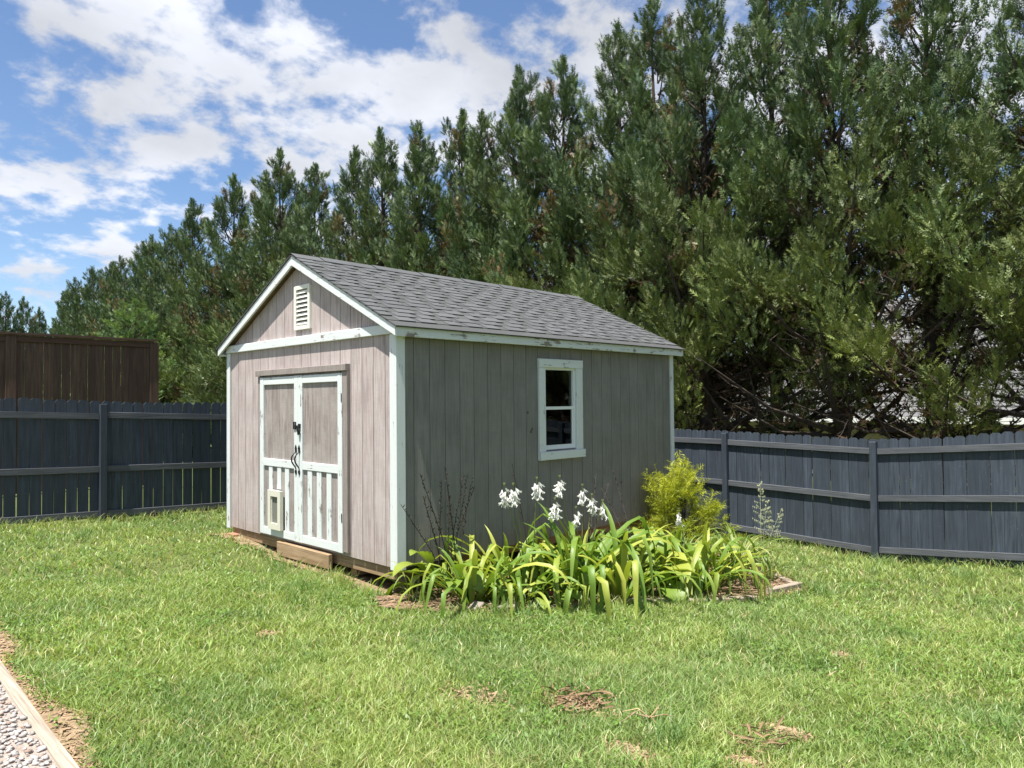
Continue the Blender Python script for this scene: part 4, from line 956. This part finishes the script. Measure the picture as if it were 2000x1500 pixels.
# gold thread-leaf shrub
def gold_shrub():
    x, y = 4.25, -.50; z = gz(x, y); t = thing('gold_shrub', 'bright yellow green feathery thread leaf shrub at the rear shed corner', 'shrub', (x, y, z))
    rng = np.random.default_rng(77); st = MB(); Ps = []; Ds = []
    nb = 40
    for i in range(nb):
        a = i*2.4+rng.normal(0, .4); h = (i+.5)/nb; R = .62*(1-h)**.8*(.5+.75*rng.random())+.04; zt = .16+h*.86+.16*rng.random()
        tip = np.array([R*math.cos(a), R*math.sin(a), zt]); b0 = np.array([.04*math.cos(a), .04*math.sin(a), zt*.5])
        st.tube([b0, (b0+tip)/2+np.array([0, 0, .03]), tip], [.008, .006, .003], 4, cap=False)
        d = (tip-b0)/np.linalg.norm(tip-b0)
        for k in range(4):
            f = (1.0, .75, .55, .85)[k]; c0 = b0+(tip-b0)*f+rng.normal(0, .05, 3); pa = nrm(.7*d+np.array([0, 0, .35])+rng.normal(0, .35, 3)); m = 15; u = rng.random(m); o = nrm(rng.normal(0, 1, (m, 3)))
            Ps.append(c0+pa*((u-.3)*.24)[:, None]+o*(.035*rng.random(m))[:, None]); Ds.append(nrm(.9*pa+.6*o+rng.normal(0, .15, (m, 3))))
    # one long wispy leader
    st.tube([(0, 0, .6), (-.02, .05, 1.0), (.06, .1, 1.28)], [.006, .005, .003], 4)
    m = 60; tt = rng.random(m); Ps.append(np.stack([.06*tt-.02, .05+.05*tt, 1.08+.22*tt], -1)+rng.normal(0, .03, (m, 3))); Ds.append(nrm(np.array([.3, .1, .3])+rng.normal(0, .7, (m, 3))))
    P = np.concatenate(Ps); D = np.concatenate(Ds); n = len(P); V, nt = sprays(P, D, .075+.085*rng.random(n), rng, .11, .8)
    up = np.clip(P[:, 2]/1.2, 0, 1)[:, None]; c = (np.array([.24, .30, .03])*(1-up)+np.array([.44, .47, .045])*up)*(.65+.6*rng.random((n, 1)))
    put('crown', np_mesh('crown', V, np.arange(nt*3).reshape(-1, 3), M['gold'], np.repeat(c, 21, 0)), t)
    st.tube([(0, 0, -.1), (0, 0, .8)], [.03, .012], 6); st.build('stems', M['bark'], t)
gold_shrub()

# airy seed-head grass and pink flower
def seed_plant():
    x, y = 4.2, -1.62; t = thing('seed_head_weed', 'airy weed with pale seed heads standing before the blue fence', 'plant', (x, y, gz(x, y))); rr = random.Random(5)
    for q in range(3):
        m = MB(); dx, dy = ((.0, .0), (.10, -.22), (-.03, -.1))[q]; hgt = (1.12, .80, .9)[q]; P = [Vector((0, 0, 0)), Vector((dx*.4, dy*.4, hgt*.55)), Vector((dx, dy, hgt))]; m.tube(P, [.004, .003, .0015], 4)
        for i in range(26):
            f = rr.uniform(.35, 1); p = P[1].lerp(P[2], (f-.35)/.65); a = rr.uniform(0, 6.28); l = .16*(1.15-f); e = p+Vector((l*math.cos(a), l*math.sin(a), l*.35)); m.tube([p, e], [.001, .0008], 3)
            for k in range(3): s = p.lerp(e, .5+.22*k); m.tube([s, s+Vector((0, 0, -.012)), s+Vector((.002, 0, -.03))], [.001, .005, .001], 4)
        m.build('seed_stalk', M['pale_seed'], t)
    for i in range(8): put('leaf', rr.choice(THIN), t, (0, 0, 0), (0, 0, i*.8), .6)
seed_plant()
pf = thing('pink_flower', 'small pink blossom on the ground at the front of the bed', 'flower', (.83, -1.22, gz(.83, -1.22)+.02)); rr = random.Random(8)
for i in range(16):
    a = i*2.4; m = MB(); r = .02+.012*rr.random(); b0 = Vector((0, 0, .09)); d = Vector((math.cos(a), math.sin(a), rr.uniform(-.5, .7))).normalized(); s = Vector((-math.sin(a), math.cos(a), 0))
    m.poly([tuple(b0), tuple(b0+d*.03+s*.011), tuple(b0+d*.062), tuple(b0+d*.03-s*.011)]); m.build('petal', M['pink'], pf)
m = MB(); m.tube([(0, 0, -.02), (.005, 0, .09)], .005, 5); m.build('stem', M['stalk'], pf)

# timber edging of the bed
def edging(label, a, b, h=.075, w=.07, mat='edging'):
    ax, ay = a; bx, by = b; dx, dy = bx-ax, by-ay; ln = math.hypot(dx, dy); m = MB(); g0, g1 = gz(ax, ay), gz(bx, by)
    m.prism([(0, -.05), (ln, -.05+0), (ln, h), (0, h)], (0, w/2, 0), (1, 0, 0), (0, 0, 1), (0, -1, 0), w, .006)
    o = m.build('edging_timber', M[mat]); o.location = (ax, ay, g0); o.rotation_euler = (0, -math.atan2(g1-g0, ln), math.atan2(dy, dx)); return tag(o, label, 'timber', 'timber edging of the flower bed')
edging('edging timber under the folded pale leaves at the front of the bed', (1.40, -1.58), (2.02, -1.98), .055)
edging('edging timber hidden by the strap leaves right of the front one', (2.06, -2.0), (2.72, -2.30), .05)
edging('edging timber with sunlit top at the right corner of the bed', (2.95, -2.30), (3.62, -2.33), .085)
edging('edging timber at the right end of the bed running towards the fence', (3.66, -2.28), (4.12, -1.80), .05)
edging('short edging piece lying left of the tall middle lily', (.62, -1.30), (.98, -1.46), .05, .06, 'edging')
for i, (x, y, a) in enumerate(((.22, -.86, .5), (.42, -1.06, -.4))):
    m = MB(); m.prism([(-.10, -.05), (.10, -.05), (.10, .05), (-.10, .05)], (0, 0, -.04), (1, 0, 0), (0, 1, 0), (0, 0, 1), .085, .008)
    o = m.build('paver_block', M['concrete']); o.location = (x, y, gz(x, y)+.005); o.rotation_euler = (.1, -.06, a)
    tag(o, ('concrete paver half buried at the left front of the bed', 'second concrete paver nearer the mondo grass')[i], 'paver')
m = MB(); m.prism([(-.1, -.05), (.1, -.05), (.1, .05), (-.1, .05)], (0, 0, -.06), (1, 0, 0), (0, 1, 0), (0, 0, 1), .10, .006); o = m.build('brick', M['brick']); o.location = (.0, 3.5, gz(0, 3.5)); o.rotation_euler = (0, 0, 1.5); tag(o, 'reddish brick under the left front corner of the shed', 'brick')

# mulch and straw litter of the bed
def litter(name, label, n, fx, mat, size, lift=.028, cat='litter'):
    x, y = fx(n); m = len(x); z = ground(x, y)+lift+.012*RNG.random(m); a = RNG.random(m)*2*np.pi; l = size*(.4+.9*RNG.random(m)); w = l*(.10+.15*RNG.random(m))
    e = np.stack([np.cos(a)*l, np.sin(a)*l, (RNG.random(m)-.5)*l*.5], -1)/2; p = np.stack([-np.sin(a)*w, np.cos(a)*w, (RNG.random(m)-.5)*w], -1)/2; P = np.stack([x, y, z], -1)
    V = np.stack([P-e-p, P-e+p, P+e+p, P+e-p], 1).reshape(-1, 3); F = np.arange(m*4).reshape(-1, 4)
    o = put(name, np_mesh(name, V, F, mat)); return tag(o, label, cat, kind='stuff')
def in_bed(n):
    x = -.5+6*RNG.random(n); y = -2.5+2.5*RNG.random(n); k = in_poly(x, y, BED); return x[k], y[k]
M['chip'] = m_soil('mulch_chips', (.20, .13, .08), (.40, .28, .17), (.55, .43, .28))
litter('mulch_litter', 'straw and bark litter covering the flower bed', 9000, in_bed, M['chip'], .05)
def in_strip(n):
    y = -5+8*RNG.random(n); x = timber_line(y)+.05+(.10+.5*wob(y))*RNG.random(n); return x, y
litter('straw_litter', 'dry straw on the bare strip beside the landscape timber', 2600, in_strip, M['chip'], .045, .012)
def in_front(n):
    y = -.4+4.2*RNG.random(n); x = -.2+.5*RNG.random(n)**1.5; return x, y
litter('dirt_litter', 'dry bits on the bare dirt under the shed front', 1800, in_front, M['chip'], .035, .014)

# dry leaf pile and root twigs on the lawn
def leaf_pile(label, x, y, n, r, sc, seed, elong=1.0):
    rr = random.Random(seed); t = thing('dry_leaf_pile', label, 'leaf pile', (x, y, gz(x, y)+.02)); ms = []
    for k in range(5):
        p = arch(rr.uniform(.06, .13), .25, rr.uniform(-.2, 1.0), None, 5); ms.append(strip_mesh('dry_leaf', M['dry_leaf'], p, [.003, .009, .013, .012, .007, .001], .7, rr.uniform(-2, 2)))
    for i in range(n):
        a = rr.uniform(0, 6.28); q = r*math.sqrt(rr.random())
        put('dry_leaf', rr.choice(ms), t, (q*math.cos(a)*elong, q*math.sin(a), rr.uniform(-.005, .03)), (rr.uniform(-.6, .6), rr.uniform(-.4, .4), rr.gauss(-.6, 1.0)+(math.pi if rr.random() < .4 else 0)), sc*rr.uniform(.7, 1.2))
leaf_pile('pile of curled brown dry leaves in the middle of the lawn foreground', -.93, -2.96, 90, .19, 1.0, 61)
leaf_pile('few reddish dry leaves at the bottom edge of the lawn', -.62, -3.93, 40, .12, 1.0, 62, 1.6)
leaf_pile('tiny scrap of dry leaves on the lawn far right', 2.75, -3.95, 8, .08, .8, 63)
tw = thing('root_twig', 'thin dark dead root twig at the bottom right of the leaf pile', 'twig', (-.86, -3.42, gz(-.86, -3.42)+.03)); rr = random.Random(3)
for i in range(7):
    a = rr.uniform(0, 6.28); l = rr.uniform(.08, .22); m = MB(); m.tube([(0, 0, .02), (l*.5*math.cos(a), l*.5*math.sin(a), .045), (l*math.cos(a+.3), l*math.sin(a+.3), .02)], [.004, .003, .0015], 4); m.build('twig', M['bare_wood_x'] if i else M['straw'], tw)

# landscape timber and gravel
m = MB(); ylo, yhi = -5.5, 3.6; nseg = 14; prof = [(-.036, -.05), (.036, -.05), (.040, .016), (.028, .046), (-.028, .046), (-.040, .016)]
rings = []
for i in range(nseg+1):
    y = ylo+(yhi-ylo)*i/nseg; g = gz(TIMBER_X, y); b0 = len(m.v); rings.append(b0); m.v += [(TIMBER_X+px+.035*(y+1.1)+.006*math.sin(2*y), y, g+pz+.004*math.sin(5*y)) for px, pz in prof]
for a, c in zip(rings[:-1], rings[1:]):
    for k in range(6): k2 = (k+1) % 6; m.f.append((a+k, c+k, c+k2, a+k2)); m.m.append(0)
tag(m.build('landscape_timber', M['timber']), 'weathered tan landscape timber between gravel path and lawn', 'timber')
def gravel():
    n = 11000; x = -4.4+(TIMBER_X+.1+4.4)*RNG.random(n); y = -4.6+5.6*RNG.random(n); keep = ((x-CAM[0])**2+(y-CAM[1])**2 > 2.2) & (x < timber_line(y)-.04); x, y = x[keep], y[keep]; n = len(x)
    ico = np.array([(0, 0, 1), (.89, 0, .45), (.28, .85, .45), (-.72, .53, .45), (-.72, -.53, .45), (.28, -.85, .45), (.72, .53, -.45), (-.28, .85, -.45), (-.89, 0, -.45), (-.28, -.85, -.45), (.72, -.53, -.45), (0, 0, -1)])
    fi = np.array([(0,1,2),(0,2,3),(0,3,4),(0,4,5),(0,5,1),(1,6,2),(2,6,7),(2,7,3),(3,7,8),(3,8,4),(4,8,9),(4,9,5),(5,9,10),(5,10,1),(1,10,6),(6,11,7),(7,11,8),(8,11,9),(9,11,10),(10,11,6)])
    s = .007+.011*RNG.random(n)**1.5; J = ico[None]*(.65+.6*RNG.random((n, 12, 1)))*s[:, None, None]*np.array([1.2, .9, .6]); a = RNG.random(n)*6.28; ca, sa = np.cos(a)[:, None], np.sin(a)[:, None]
    X = J[..., 0]*ca-J[..., 1]*sa; Y = J[..., 0]*sa+J[..., 1]*ca
    V = np.stack([X+x[:, None], Y+y[:, None], J[..., 2]+(ground(x, y)+.036+.010*RNG.random(n))[:, None]], -1).reshape(-1, 3)
    F = (fi[None]+(np.arange(n)*12)[:, None, None]).reshape(-1, 3); c = np.array([.42, .39, .37])*(.60+.5*RNG.random((n, 1))); br_ = (RNG.random(n) < .12)[:, None]; c = np.where(br_, np.array([.26, .19, .15]), c)
    nm = NM('gravel_stone'); mt = nm.done(nm.attr(), .9, nm.noise(nm.vec(), 120, 3), .003)
    tag(put('gravel', np_mesh('gravel', V, F, mt, np.repeat(c, 12, 0))), 'pale crushed stone gravel in the lower left corner', 'gravel', kind='stuff')
gravel()
# bare patches of the lawn: dry crumbs
def in_patch(n):
    k = RNG.integers(0, len(PATCH), n); p = np.array(PATCH)[k]; return p[:, 0]+RNG.normal(0, .5, n)*p[:, 2], p[:, 1]+RNG.normal(0, .5, n)*p[:, 3]
litter('thatch', 'dry thatch showing in the bare spots of the lawn', 1800, in_patch, M['chip'], .045, .008)
